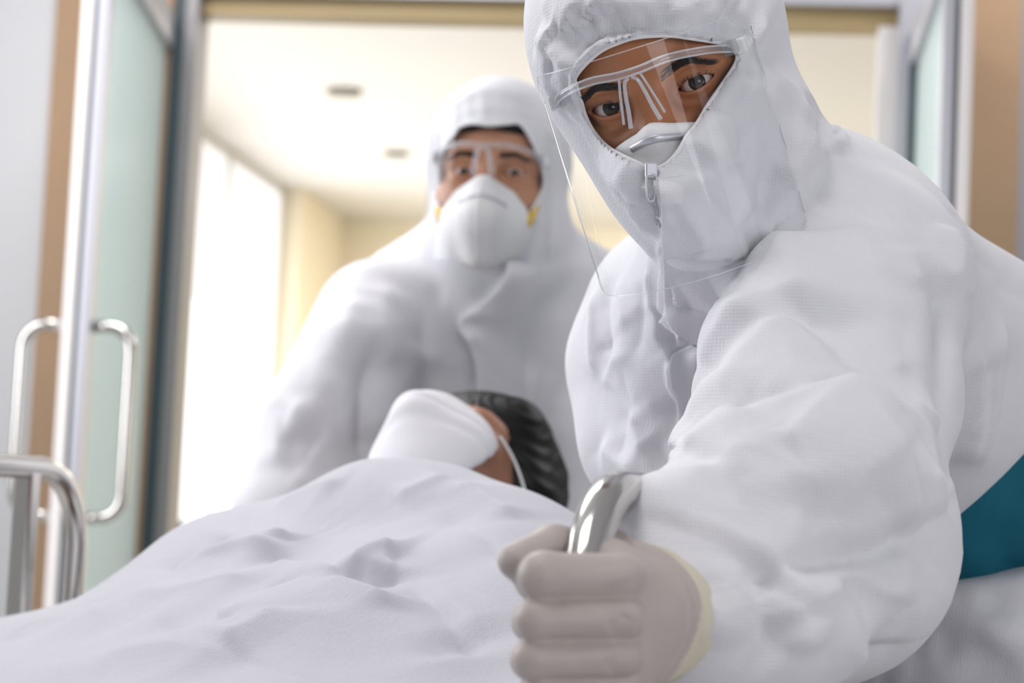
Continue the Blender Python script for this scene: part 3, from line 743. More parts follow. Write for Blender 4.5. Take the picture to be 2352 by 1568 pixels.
SUIT_FOLDS = [
    # shoulder over collar, sleeve facets
    ([(1850, 395), (1765, 478), (1703, 580), (1658, 720), (1640, 800), (1594, 890)], .008, .06, .01, 'step', .08),
    ([(1806, 514), (1752, 643), (1700, 730), (1645, 806)], -.007, .012, .016),
    ([(1818, 555), (1836, 650), (1880, 757)], .018, .02, .07), ([(1880, 757), (1790, 812), (1700, 880), (1655, 943)], .014, .03, .07),
    ([(1594, 890), (1650, 850), (1720, 800)], .003, .03, .03),
    ([(2088, 905), (2135, 945), (2180, 978)], .0055, .010, .006), ([(1985, 798), (2042, 820), (2078, 856)], .005, .014, .008),
    ([(1905, 870), (1988, 1017), (2060, 1130), (2099, 1245)], .020, .025, .07, 'ridge', .2),
    ([(1960, 1120), (2030, 1190), (2096, 1252)], -.010, .02, .02), ([(2110, 1100), (2140, 1230), (2110, 1330)], -.008, .02, .03),
    ([(1876, 1290), (1913, 1440), (1955, 1518)], .018, .022, .06), ([(1824, 1130), (1886, 1330), (1905, 1450)], -.009, .03, .018),
    ([(1792, 1300), (1752, 1370), (1752, 1440), (1785, 1500)], -.013, .018, .02), ([(1806, 1295), (1803, 1380), (1806, 1490)], .008, .010, .012),
    ([(1655, 945), (1690, 950), (1716, 963)], -.006, .012, .012), ([(1718, 964), (1652, 1008), (1580, 1068)], .009, .02, .014),
    ([(1812, 1022), (1848, 1046), (1790, 1066)], .006, .012, .010), ([(1640, 1100), (1720, 1080), (1800, 1110), (1850, 1180)], .007, .03, .025),
    ([(1618, 1090), (1580, 1160), (1550, 1225)], .006, .02, .02), ([(1640, 1105), (1690, 1165), (1720, 1260), (1700, 1350)], -.007, .03, .025),
    ([(1700, 1200), (1690, 1300), (1660, 1400), (1640, 1500)], .006, .025, .03), ([(2000, 1330), (1970, 1430), (1990, 1500)], -.006, .02, .03), ([(2060, 1300), (2040, 1400), (1985, 1500)], .006, .02, .025),
    ([(1740, 900), (1800, 930), (1880, 990)], -.005, .03, .03), ([(1930, 700), (1960, 830), (2030, 960)], -.005, .03, .04),
    # back of the sleeve, armhole and back
    ([(2180, 640), (2182, 793), (2187, 977), (2192, 1080), (2186, 1180)], -.016, .014, .016, 'ridge', .1),
    ([(2225, 740), (2236, 860), (2246, 977), (2215, 1079)], .010, .012, .02), ([(2292, 690), (2282, 909), (2250, 1100)], .010, .014, .018), ([(2262, 800), (2262, 930), (2240, 1050)], -.007, .012, .012),
    ([(2330, 780), (2300, 960), (2260, 1090)], -.006, .012, .015),
    ([(1858, 225), (1880, 290), (1888, 360)], -.010, .015, .018), ([(1800, 440), (1848, 397), (1932, 321)], .006, .05, .006, 'step', .15),
    ([(1900, 288), (1936, 322), (1902, 350)], .005, .008, .008), ([(1945, 505), (1990, 590), (2038, 668)], .005, .02, .016), ([(2060, 570), (2095, 615), (2128, 662)], .004, .014, .012),
    ([(2146, 510), (2182, 590), (2172, 672)], .008, .02, .014), ([(2202, 565), (2213, 700)], .006, .012, .02),
    # hood, cheek and collar
    ([(1728, 88), (1700, 50), (1662, 5)], -.009, .010, .014), ([(1745, 95), (1720, 45), (1690, 5)], .005, .014, .012),
    ([(1857, 250), (1843, 330), (1758, 482), (1682, 598)], .006, .012, .03, 'ridge', .1), ([(1800, 200), (1780, 330), (1700, 480)], -.005, .03, .03), ([(1760, 120), (1755, 260), (1690, 400)], .005, .03, .03),
    ([(1694, 150), (1650, 222), (1606, 292), (1574, 345)], .005, .028, .006, 'step', .1), ([(1712, 150), (1655, 245), (1612, 285)], -.004, .008, .010), ([(1730, 170), (1680, 262), (1620, 320)], .004, .012, .014),
    ([(1347, 38), (1362, 66), (1380, 98)], -.007, .007, .007, 'ridge', .1), ([(1272, 80), (1305, 105), (1340, 131)], -.006, .008, .008, 'ridge', .1), ([(1303, 60), (1330, 92), (1357, 120)], -.006, .007, .007, 'ridge', .1),
    ([(1419, 25), (1426, 52), (1434, 84)], -.006, .006, .006, 'ridge', .1), ([(1398, 20), (1406, 55), (1413, 92)], -.005, .006, .006, 'ridge', .1), ([(1450, 45), (1462, 78)], -.004, .006, .006), ([(1490, 30), (1498, 76)], -.003, .007, .007), ([(1560, 40), (1570, 80)], -.003, .007, .008), ([(1620, 40), (1630, 88)], -.003, .008, .008),
    ([(1240, 60), (1262, 100), (1300, 130), (1325, 170)], .006, .012, .012), ([(1262, 150), (1290, 175), (1320, 190)], -.005, .007, .007, 'ridge', .1), ([(1262, 205), (1295, 215), (1326, 215)], -.004, .007, .007), ([(1290, 262), (1315, 255), (1336, 245)], -.004, .006, .006),
    ([(1428, 384), (1442, 410), (1430, 446)], .003, .008, .010), ([(1372, 352), (1392, 392), (1440, 440)], .003, .009, .010), ([(1392, 372), (1414, 410), (1446, 470)], -.003, .008, .008),
    ([(1494, 392), (1490, 430), (1508, 470), (1519, 515), (1525, 560)], -.004, .006, .004, 'ridge', .05),
    ([(1512, 400), (1519, 480), (1519, 553), (1524, 640), (1527, 735)], .008, .05, .006, 'step', .05),
    ([(1527, 735), (1548, 762), (1588, 786)], .012, .04, .006, 'step', .1), ([(1590, 790), (1562, 802), (1536, 826)], -.010, .010, .012), ([(1545, 800), (1530, 770), (1515, 700)], -.009, .012, .012),
    ([(1534, 825), (1540, 887), (1555, 913), (1557, 1000), (1555, 1085)], .009, .04, .005, 'step', .08),
    ([(1598, 596), (1625, 655), (1656, 720)], -.005, .008, .006), ([(1637, 450), (1664, 460), (1640, 510), (1618, 556)], .003, .012, .010), ([(1590, 400), (1680, 420), (1750, 400)], .005, .03, .03),
    # chest
    ([(1498, 586), (1502, 665), (1513, 818)], .007, .008, .014), ([(1475, 640), (1470, 740), (1450, 830)], -.005, .010, .012),
    ([(1364, 655), (1361, 780), (1373, 878)], .006, .008, .010), ([(1385, 640), (1388, 780), (1392, 890)], -.006, .010, .012),
    ([(1408, 795), (1388, 799), (1368, 807)], -.005, .005, .007), ([(1454, 810), (1402, 836), (1390, 896)], .004, .006, .008),
    ([(1450, 936), (1478, 1010), (1502, 1084)], .008, .010, .02), ([(1450, 940), (1440, 1000), (1432, 1060)], -.004, .012, .014), ([(1492, 1016), (1515, 1050), (1545, 1095)], -.008, .010, .012),
    ([(1375, 1010), (1420, 1050), (1480, 1085)], .006, .010, .016), ([(1560, 900), (1600, 980), (1620, 1050)], -.008, .03, .02), ([(1415, 640), (1430, 700), (1440, 760)], .004, .012, .012)]
SUIT_FOLDS = [(f[0], f[1] * (.9 if abs(f[1]) < .0105 else 1.45), f[2] * 1.25, f[3] * 1.25) + tuple(f[4:]) if (i < 24 and i not in (0, 1)) else f for i, f in enumerate(SUIT_FOLDS)]
SUIT_FOLDS = [(f[0], f[1] * 1.55) + tuple(f[2:]) if (i > 30 and f[0][0][1] < 335 and 1235 < f[0][0][0] < 1860 and abs(f[1]) < .011 and not (f[0][0][0] < 1300 and f[0][0][1] > 140)) else f for i, f in enumerate(SUIT_FOLDS)]
SUIT_FOLDS += [([(1262, 130), (1330, 72), (1430, 38), (1560, 34), (1670, 62)], .013, .030, .030, 'ridge', .12), ([(1292, 140), (1296, 215), (1325, 290)], .006, .014, .014), ([(1475, 20), (1480, 50), (1478, 80)], -.004, .005, .005, 'ridge', .1), ([(1520, 15), (1524, 45), (1520, 78)], -.0045, .005, .006, 'ridge', .1), ([(1545, 10), (1552, 45), (1550, 78)], .003, .006, .006), ([(1590, 20), (1602, 50), (1604, 86)], -.0045, .006, .006, 'ridge', .1), ([(1650, 30), (1655, 60), (1660, 96)], -.004, .006, .006), ([(1325, 20), (1340, 60), (1366, 106)], -.006, .006, .006, 'ridge', .1), ([(1375, 15), (1388, 55), (1398, 90)], -.006, .005, .005, 'ridge', .1), ([(1255, 30), (1290, 70), (1330, 118)], -.006, .007, .007),
    ([(1715, 190), (1700, 300), (1640, 420), (1580, 500)], -.005, .016, .020), ([(1760, 330), (1720, 420), (1650, 520), (1610, 580)], .005, .014, .022), ([(1800, 300), (1775, 400), (1715, 510)], -.006, .012, .014), ([(1835, 200), (1815, 320), (1770, 420)], .005, .010, .016), ([(1690, 330), (1640, 360), (1600, 370)], .004, .012, .014), ([(1600, 450), (1560, 520), (1545, 600)], -.004, .010, .014), ([(1440, 480), (1470, 500), (1490, 540)], .004, .006, .008)]
_rg = random.Random(21)
def loose_wrinkles(n, x0, x1, y0, y1, hmin, hmax, lmin, lmax, w):
    """short random creases of stiff non-woven cloth"""
    out = []
    for _ in range(n):
        x, y = _rg.uniform(x0, x1), _rg.uniform(y0, y1); a = _rg.uniform(0, math.pi); L = _rg.uniform(lmin, lmax); c = _rg.uniform(-.35, .35)
        p0 = (x - math.cos(a) * L / 2, y - math.sin(a) * L / 2); p2_ = (x + math.cos(a) * L / 2, y + math.sin(a) * L / 2); pm = (x - math.sin(a) * L * c * .4, y + math.cos(a) * L * c * .4)
        out.append(([p0, pm, p2_], _rg.choice((-1, 1)) * _rg.uniform(hmin, hmax), _rg.uniform(.5, 1.4) * w, _rg.uniform(.5, 1.4) * w, 'ridge', .4))
    return out
SUIT_FOLDS += loose_wrinkles(26, 1620, 2180, 450, 1500, .0015, .004, 120, 300, .013) + loose_wrinkles(12, 1340, 1560, 580, 1080, .0012, .0025, 60, 160, .008) + loose_wrinkles(10, 1600, 1860, 20, 600, .001, .002, 80, 180, .012) + loose_wrinkles(10, 1230, 1480, 0, 130, .001, .002, 30, 80, .007) + loose_wrinkles(10, 2180, 2352, 500, 1100, .001, .0025, 80, 180, .010)
sv = apply_folds(sv, sq, sc, SUIT_FOLDS)
rim_px = [(1321, 179), (1345, 147), (1380, 117), (1418, 99), (1456, 87), (1500, 82), (1545, 82), (1590, 88), (1635, 95), (1674, 103), (1692, 122), (1690, 145), (1665, 185), (1630, 235), (1600, 285),
          (1578, 312), (1556, 350), (1528, 378), (1494, 388), (1460, 372), (1430, 358), (1400, 341), (1376, 318), (1357, 292), (1343, 262), (1334, 230), (1325, 200)]
rim2 = catmull(np.array(rim_px, float), 10, True)
rim3 = [sc.hit(*q) for q in rim2]
ok = [i for i, q in enumerate(rim3) if q is not None]; rim2 = rim2[ok]; rim3 = np.array([rim3[i] for i in ok])
def cut_opening(V, Q, fr, rim2, rim3, ymax=.075):
    x, y, d = project(V); loc = fr.l(V)
    near = (loc[:, 1] < ymax) & (np.abs(loc[:, 0]) < .12) & (np.abs(loc[:, 2]) < .16)
    ins = near & in_poly(x, y, [tuple(q) for q in rim2])
    keep = ~ins[Q].all(1); Q = Q[keep]
    edge = np.where(ins)[0]; used = np.zeros(len(V), bool); used[Q.ravel()] = True; edge = edge[used[edge]]
    for i in edge: V[i] = rim3[np.argmin((rim2[:, 0] - x[i]) ** 2 + (rim2[:, 1] - y[i]) ** 2)]
    mp = np.cumsum(used) - 1
    return V[used], mp[Q]
sv, sq = cut_opening(sv, sq, H1, rim2, rim3)
suit = mesh_obj('coverall', sv, sq, 'suit', p1)
tube('hood_elastic', rim3, .0016, 'suit_rim', suit, 8, True)

# storm flap over the zip, zip and slider
fc_ = Caster(sv, sq)
def flap(name, left, right, lift, n=26, k=10, fc_=fc_, suit=suit, dmin=0.):
    L = catmull(left, 8); R_ = catmull(right, 8)
    def rs(C_, m):
        d = np.concatenate([[0], np.cumsum(np.linalg.norm(np.diff(C_, axis=0), axis=1))]); t = np.linspace(0, d[-1], m); return np.stack([np.interp(t, d, C_[:, 0]), np.interp(t, d, C_[:, 1])], 1)
    L, R_ = rs(L, n), rs(R_, n); dep = np.full((n, k), np.nan); G_ = np.zeros((n, k, 2))
    for i in range(n):
        for j in range(k):
            q = j / (k - 1); G_[i, j] = L[i] * (1 - q) + R_[i] * q; h = fc_.hit(*G_[i, j]); dep[i, j] = (h - CAM) @ fw if h is not None else np.nan
            if j and (np.isnan(dep[i, j]) or dep[i, j] < dep[i, j - 1] - .012): dep[i, j] = dep[i, j - 1] - .002
    for i in range(1, n):
        if np.isnan(dep[i, 0]) or dep[i, 0] < dmin: dep[i] = dep[i - 1]
    m = np.nanmean(dep); dep = np.where(np.isnan(dep), m, dep)
    for _ in range(3):                                    # the flap bridges small hollows
        p_ = np.pad(dep, 1, mode='edge'); dep = np.minimum(dep, (p_[:-2, 1:-1] + p_[2:, 1:-1] + p_[1:-1, :-2] + p_[1:-1, 2:]) / 4 + .001)
    V_ = []
    for i in range(n):
        for j in range(k):
            q = j / (k - 1); e = min(i, n - 1 - i) / 3; V_.append(P(*G_[i, j], dep[i, j] - lift * (1 - q) ** .8 * min(1, .35 + e) + .002 * q))
    F_ = [(i * k + j, i * k + j + 1, (i + 1) * k + j + 1, (i + 1) * k + j) for i in range(n - 1) for j in range(k - 1)]
    o = mesh_obj(name, V_, F_, 'suit', suit); sd_ = o.modifiers.new('thickness', 'SOLIDIFY'); sd_.thickness = .0009; sb = o.modifiers.new('smooth', 'SUBSURF'); sb.levels = 1; sb.render_levels = 1
    return o
flap('storm_flap', [(1512, 412), (1519, 480), (1519, 553), (1524, 640), (1527, 720), (1545, 760), (1588, 787)], [(1585, 400), (1620, 480), (1650, 570), (1662, 650), (1668, 720), (1660, 770), (1625, 800)], .009)
flap('storm_flap', [(1590, 792), (1556, 806), (1538, 826), (1540, 887), (1554, 915), (1557, 1000), (1553, 1130)], [(1622, 800), (1625, 830), (1622, 860), (1610, 900), (1622, 950), (1630, 1000), (1605, 1125)], .007, dmin=1.5)
zl_ = fc_.line([(1495, 392), (1491, 430), (1505, 470), (1516, 520)], 5)
if zl_ is not None:
    zp = tube('zip', zl_ - fw * .001, .0017, 'zip', p1, 6)
    for k in range(0, len(zl_) - 1):
        V0, F0 = box_vf(zl_[k] - fw * .0022, RT, fw, UP, .0026, .0008, .0007); mesh_obj('zip_tooth', V0, F0, 'zip', zp, False)
    c0 = zl_[0] - fw * .004
    V0, F0 = box_vf(c0, RT, fw, UP, .0042, .0018, .0055); sl = mesh_obj('zip_slider', V0, F0, 'alum', p1, False); bb = sl.modifiers.new('bevel', 'BEVEL'); bb.width = .0014; bb.segments = 2
    pt = [c0 - fw * .002 + RT * x + UP * y for x, y in ((-.0028, -.004), (-.0032, -.012), (-.002, -.020), (.002, -.020), (.0032, -.012), (.0028, -.004))]
    tube('zip_pull', catmull(pt, 5, True), .0009, 'alum', sl, 6, True)

# lower garments: teal scrub top between the coverall and its trousers
tv, tq = surface(union([(cone(P(2120, 930, 1.74), P(2400, 1230, 1.80), .15, .185), 0)]), (.05, 1.3, .7), (.85, 2.15, 1.4), .0065, smooth=2)
tv = apply_folds(tv, tq, Caster(tv, tq), loose_wrinkles(14, 2150, 2352, 940, 1360, .002, .005, 70, 200, .014))
scr = mesh_obj('scrub_top', tv, tq, 'teal', p1); scr['label'] = 'teal cloth showing below the coverall back'
wa, wb = P(2352, 1288, 1.65), P(2150, 1362, 1.60); wn = np.cross(wb - wa, fw); wn /= np.linalg.norm(wn)
if wn @ (P(2250, 1500, 1.6) - wa) > 0: wn = -wn
leg_f = union([(cone(P(2330, 1200, 1.80), P(2420, 1560, 1.76), .205, .20), 0), (cone(P(2420, 1560, 1.76), B(.35, -.50, .55), .16, .12), .06), (cone(B(.35, -.50, .55), B(.42, -.55, .06), .11, .075), .04),
               (cone(P(2420, 1560, 1.76), B(.75, -.52, .5), .16, .115), .06), (cone(B(.75, -.52, .5), B(.9, -.55, .06), .11, .075), .04)])
def f_leg(p): return smax(leg_f(p), (p - wa.astype(np.float32)) @ wn.astype(np.float32), .008)
lv, lq = surface(f_leg, (.1, 1.15, 0.0), (1.2, 2.6, 1.25), .009, smooth=2)
lv = apply_folds(lv, lq, Caster(lv, lq), loose_wrinkles(22, 1960, 2352, 1370, 1568, .003, .007, 70, 200, .014))
trs = mesh_obj('trousers', lv, lq, 'suit', p1)
for k, s in enumerate((.42, .9)):
    fv, fq = surface(union([(ell(B(s, -.50, .045), (.05, .13, .042), np.array([BU, BN, Z])), 0)]), B(s, -.50, .0) - .17, B(s, -.50, .1) + .17, .01)
    fv[:, 2] = np.maximum(fv[:, 2], .002); mesh_obj('shoe_cover', fv, fq, 'suit', p1)

# gloved left hand closed round the rail post
def fing(m, p, d, t, r):
    pts = [P(*m), P(*p), P(*d), P(*t)]; return union([(cone(pts[0], pts[1], r[0], r[1]), 0), (cone(pts[1], pts[2], r[1], r[2]), .004), (cone(pts[2], pts[3], r[2], r[3]), .004)])
W1 = P(1505, 1408, 1.100)
fingers = [fing((1425, 1328, 1.046), (1248, 1322, 1.033), (1232, 1330, 1.066), (1325, 1338, 1.086), (.0132, .0124, .0112, .0100)),
           fing((1430, 1420, 1.040), (1236, 1421, 1.030), (1222, 1427, 1.064), (1320, 1428, 1.085), (.0122, .0112, .0104, .0095)),
           fing((1425, 1505, 1.040), (1230, 1511, 1.030), (1218, 1514, 1.063), (1318, 1512, 1.084), (.0118, .0109, .0102, .0094)),
           fing((1412, 1582, 1.045), (1246, 1592, 1.034), (1232, 1594, 1.062), (1318, 1590, 1.080), (.0110, .0102, .0095, .0086))]
palm = union([(cone(P(1440, 1335, 1.062), W1, .0150, .024), 0), (cone(P(1445, 1422, 1.058), W1, .0150, .026), .015), (cone(P(1440, 1505, 1.058), W1, .0145, .026), .015), (cone(P(1428, 1578, 1.062), P(1490, 1450, 1.10), .0135, .024), .015),
              (cone(P(1400, 1290, 1.075), W1, .0130, .022), .015)])
thumb = union([(cone(P(1490, 1340, 1.10), P(1375, 1275, 1.108), .020, .0150), 0), (cone(P(1375, 1275, 1.108), P(1268, 1262, 1.086), .0150, .0128), .008), (cone(P(1268, 1262, 1.086), P(1186, 1288, 1.062), .0128, .0102), .006)])
ce0, ce1 = P(1462, 1405, 1.088), P(1528, 1428, 1.128)
cuffd = (ce1 - ce0) / np.linalg.norm(ce1 - ce0)
hcuff = cone(ce0, ce1, .027, .0345)
def f_hand(p):
    d = fingers[0](p)
    for g in fingers[1:]: d = smin(d, g(p), .0008)
    d = smin(d, palm(p), .005); d = smin(d, thumb(p), .005); c = smax(hcuff(p), (p - ce1.astype(np.float32)) @ cuffd.astype(np.float32), .003)
    return smin(d, c, .012)
gl0 = P(1400, 1420, 1.08)
gv, gq = surface(f_hand, gl0 - .105, gl0 + .105, .0013, smooth=3)
gN = normals(gv, gq)
# rings of slack latex round the wrist
ax_t = (gv - ce0) @ cuffd
wr_ = np.clip((ax_t + .012) / .012, 0, 1) * .0013 * np.sin(ax_t * 620 + 2.2 * np.sin((gv @ UP) * 60) + (gv @ RT) * 40)
gv = gv + gN * wr_[:, None]
gc = Caster(gv, gq)
gv = apply_folds(gv, gq, gc, [([(1455, 1310), (1480, 1380), (1485, 1460), (1470, 1540)], -.0016, .006, .004), ([(1405, 1300), (1415, 1345)], .001, .006, .006), ([(1300, 1470), (1330, 1500), (1320, 1540)], -.0008, .004, .004),
    ([(1390, 1448), (1420, 1432), (1440, 1400)], -.0014, .004, .006), ([(1385, 1540), (1415, 1520), (1440, 1480)], -.0012, .004, .006)], gN)
isc = (((gv[gq].mean(1) - ce0) @ cuffd) > .004) & (((gv[gq].mean(1)) - W1) @ RT > -.012)
gl = mesh_obj('glove', gv, gq[~isc], 'glove', p1); mesh_obj('glove_cuff', gv, gq[isc], 'glove_cuff', gl); gl['label'] = 'beige latex glove closed round the rail'
u1 = np.cross(cuffd, Z); u1 /= np.linalg.norm(u1); u2 = np.cross(cuffd, u1)
ring = np.array([ce1 - cuffd * .002 + (u1 * math.cos(t) + u2 * math.sin(t)) * (.0355 + .0018 * math.sin(3 * t + 1)) + cuffd * .003 * math.sin(2 * t) for t in np.linspace(0, 2 * math.pi, 49)[:-1]])
tube('cuff_bead', ring, .0021, 'glove_cuff', gl, 8, True)
ring2 = []
for k in range(4):
    r_ = .0292 + .0070 * (k / 3.2); c_ = ce0 + (ce1 - ce0) * (k / 3.4 + .08)
    rg = np.array([c_ + (u1 * math.cos(t) + u2 * math.sin(t)) * (r_ + .0006 * math.sin(5 * t + k)) + cuffd * .004 * math.sin(2 * t + k) for t in np.linspace(0, 2 * math.pi, 41)[:-1]])
    ring2.append(tube_vf(rg, .0019, 6, True))
mesh_obj('cuff_wrinkle', *join_vf(*ring2), 'glove', gl)

# respirator under the hood
mv, mq = surface(union([(cone((0, -.018, -.058), (.004, -.010, -.090), .0385, .024), 0), (cone((-.03, -.026, -.030), (0, -.044, -.024), .004, .006), .012), (cone((.03, -.026, -.030), (0, -.044, -.024), .004, .006), .012)]), (-.07, -.075, -.125), (.07, .06, -.01), .002)
mk = mesh_obj('respirator_mask', H1.w(mv), mq, 'mask', p1)
mc = Caster(H1.w(mv), mq)
wire = mc.line([(1452, 343), (1480, 327), (1512, 318), (1560, 314), (1600, 312)], 6)
if wire is not None: tube('nose_wire', wire - fw * .0004, .0027, 'alum', mk, 10, flat=(H1.A[1], .3))

# spectacle-style face shield
def face_shield(fr, parent, hx=.078, hy=.100, yc=.02, zt=.037, zb=-.122, span=82, lite=False):
    fs = empty('face_shield', fr.w((0, -.06, .02))); fs.parent = parent; fs.matrix_parent_inverse = parent_matrix(parent).inverted()
    n, k = 48, 14; vs = []
    for i in range(n + 1):
        ph = math.radians(-span + 2 * span * i / n)
        for j in range(k + 1):
            z = zb + (zt - zb) * j / k; q = abs(ph) / math.radians(span)
            if j == k: z -= .022 * max(0, q - .75) / .25
            if j == 0: z += .010 * max(0, q - .8) / .2
            vs.append((hx * math.sin(ph), yc - hy * math.cos(ph), z))
    fc = [(i * (k + 1) + j, (i + 1) * (k + 1) + j, (i + 1) * (k + 1) + j + 1, i * (k + 1) + j + 1) for i in range(n) for j in range(k)]
    vs = np.array(vs); vis = mesh_obj('visor', fr.w(vs), fc, 'clear', fs); vis['label'] = 'clear curved visor sheet'
    g = lambda i, j: vs[i * (k + 1) + j]
    loop = [g(i, 0) for i in range(n + 1)] + [g(n, j) for j in range(1, k + 1)] + [g(i, k) for i in range(n - 1, -1, -1)] + [g(0, j) for j in range(k - 1, 0, -1)]
    tube('visor_edge', fr.w(np.array(loop)), .0003, 'clear_edge', fs, 6, True)
    brow = catmull([(.067, .004, .013), (.062, -.022, .0165), (.050, -.044, .021), (.028, -.060, .024), (.008, -.0655, .0225), (-.008, -.0655, .0225), (-.028, -.060, .024), (-.050, -.044, .021), (-.062, -.022, .0165), (-.067, .004, .013)], 8)
    fm = tube('frame', fr.w(brow), .0024, 'clear_frame', fs, 10, flat=None); fm['label'] = 'clear plastic brow bar'
    for o in (.0022, -.0022): tube('frame_edge', fr.w(brow + np.array([0, -.0012, o])), .0007, 'clear_edge', fs, 6)
    for sx in (-1, 1):
        lg = catmull([(sx * .001, -.0655, .0190), (sx * .0045, -.0655, .0165), (sx * .0066, -.0640, .008), (sx * .0085, -.0615, -.004), (sx * .0105, -.0590, -.0135)], 6)
        tube('nose_leg', fr.w(lg), np.linspace(.0011, .0016, len(lg)), 'clear_edge', fs, 8)
        lo_ = catmull([(sx * .0075, -.0650, .0195), (sx * .0100, -.0635, .010), (sx * .0125, -.0605, -.001), (sx * .0145, -.0585, -.010)], 6)
        tube('nose_leg', fr.w(lo_), .0009, 'clear_edge', fs, 8)
        V0, F0 = box_vf((sx * .062, -.016, .0165), np.array([1., 0, 0]), np.array([0, 1., 0]), Z, .0035, .007, .005); hb = mesh_obj('hinge', fr.w(np.array(V0)), F0, 'clear_frame', fs, False)
        for q in range(4):
            V0, F0 = box_vf((sx * .0655, -.019 + q * .004, .0165), np.array([1., 0, 0]), np.array([0, 1., 0]), Z, .0012, .0007, .0048); mesh_obj('hinge_rib', fr.w(np.array(V0)), F0, 'clear_edge', fs, False)
        V0, F0 = box_vf((sx * .068, .001, .0150), np.array([1., 0, 0]), np.array([0, 1., 0]), Z, .004, .008, .0055)
        cp_ = mesh_obj('hinge_cap', fr.w(np.array(V0)), F0, 'strap', fs, False); bv_ = cp_.modifiers.new('bevel', 'BEVEL'); bv_.width = .002; bv_.segments = 3
    return fs
face_shield(H1, p1)

# gloved right hand resting on the rail behind the sleeve
_wr = P(1640, 1130, 1.545); _s0 = float((_wr - np.array([BO[0], BO[1], 0])) @ BU) - .03
def f_rh(p):
    d = None
    for k in range(4):
        s = _s0 + (k - 1.5) * .0215; q = [B(s, -.012, 1.114), B(s, .020, 1.108), B(s, .0275, 1.078), B(s, .010, 1.058)]; r = (.0115, .0108, .0100, .0090)
        g = union([(cone(q[0], q[1], r[0], r[1]), 0), (cone(q[1], q[2], r[1], r[2]), .003), (cone(q[2], q[3], r[2], r[3]), .003)])(p)
        g = smin(g, cone(q[0], _wr, .0125, .026)(p), .008); d = g if d is None else smin(d, g, .0015)
    th = union([(cone(_wr, B(_s0 - .030, -.030, 1.090), .022, .0130), 0), (cone(B(_s0 - .030, -.030, 1.090), B(_s0 - .050, -.014, 1.062), .0130, .0105), .006)])(p)
    return smin(d, th, .006)
_c = B(_s0, -.02, 1.09)
rv, rq = surface(f_rh, np.minimum(_c, _wr) - .085, np.maximum(_c, _wr) + .085, .0024, smooth=3)
g2 = mesh_obj('glove', rv, rq, 'glove', p1); g2['label'] = 'beige latex glove on the far hand'

# ------------------------------------------------------------------ the attendant at the head of the bed
H2 = Frame(P(1124, 398, 2.43), math.radians(-2.5), math.radians(7), math.radians(-5))
p2 = empty('person', B(1.52, .46, 0))
tag(p2, 'person in white hooded coverall, respirator and face shield standing behind the patient', 'person')
hd2, hv2, hq2 = make_head(H2, .0022, p2, 'skin2', zu=.0034, zl=.0031, tilt=.04)
make_eyes(H2, p2, CAM + np.array([0, 0, -.05])); make_brows(H2, hv2, hq2, p2, n=260, z0=.0165, arch=.004, seed=9, thick=.0045)
hr, hrq = surface(lambda p: np.maximum(union([(ell((0, .088, .037), (.078, .102, .096)), 0), (ell((0, .042, .046), (.066, .067, .057)), .02)])(p), -(p[:, 2] - .050 + .12 * np.abs(p[:, 0]))), (-.1, -.05, -.06), (.1, .21, .15), .003)
mesh_obj('hair', H2.w(hr), hrq, 'hair', p2)
A2 = H2.A
def G(x, y, z): return H2.w((x, y, z))
suit2 = [(ell(G(0, .083, .032), (.093, .120, .105), A2), 0), (ell(G(.010, .056, -.052), (.076, .080, .076), A2), .03), (cone(G(.018, .07, -.08), P(1155, 660, 2.58), .076, .085), .03),
         (cone(P(930, 718, 2.56), P(1330, 718, 2.58), .070, .070), .06), (cone(P(1125, 780, 2.60), P(1130, 1300, 2.60), .150, .175), .10),
         (cone(P(865, 735, 2.50), P(760, 980, 2.40), .078, .080), .018), (cone(P(760, 980, 2.40), P(690, 1190, 2.36), .080, .078), .03), (cone(P(690, 1190, 2.36), P(800, 1330, 2.26), .074, .055), .03),
         (cone(P(1370, 735, 2.54), P(1420, 1000, 2.44), .078, .078), .04), (cone(P(1420, 1000, 2.44), P(1420, 1200, 2.40), .078, .07), .03),
         (cone(P(1130, 1300, 2.60), B(1.50, .55, .5), .17, .13), .08), (cone(P(1130, 1300, 2.60), B(1.50, .33, .5), .17, .13), .08), (cone(B(1.50, .55, .5), B(1.52, .57, .08), .11, .08), .04), (cone(B(1.50, .33, .5), B(1.52, .31, .08), .11, .08), .04)]
s2v, s2q = surface(union(suit2), (-.62, 1.95, 0.0), (.52, 3.0, 1.65), .0075, smooth=3)
s2c = Caster(s2v, s2q)
rim_px2 = [(1040, 312), (1055, 292), (1085, 283), (1125, 287), (1160, 284), (1192, 283), (1212, 305), (1232, 345), (1247, 390), (1250, 425), (1236, 460), (1212, 500), (1185, 550), (1162, 585), (1130, 612), (1100, 612), (1062, 580), (1035, 530), (1018, 480), (1010, 430), (1008, 380), (1018, 340)]
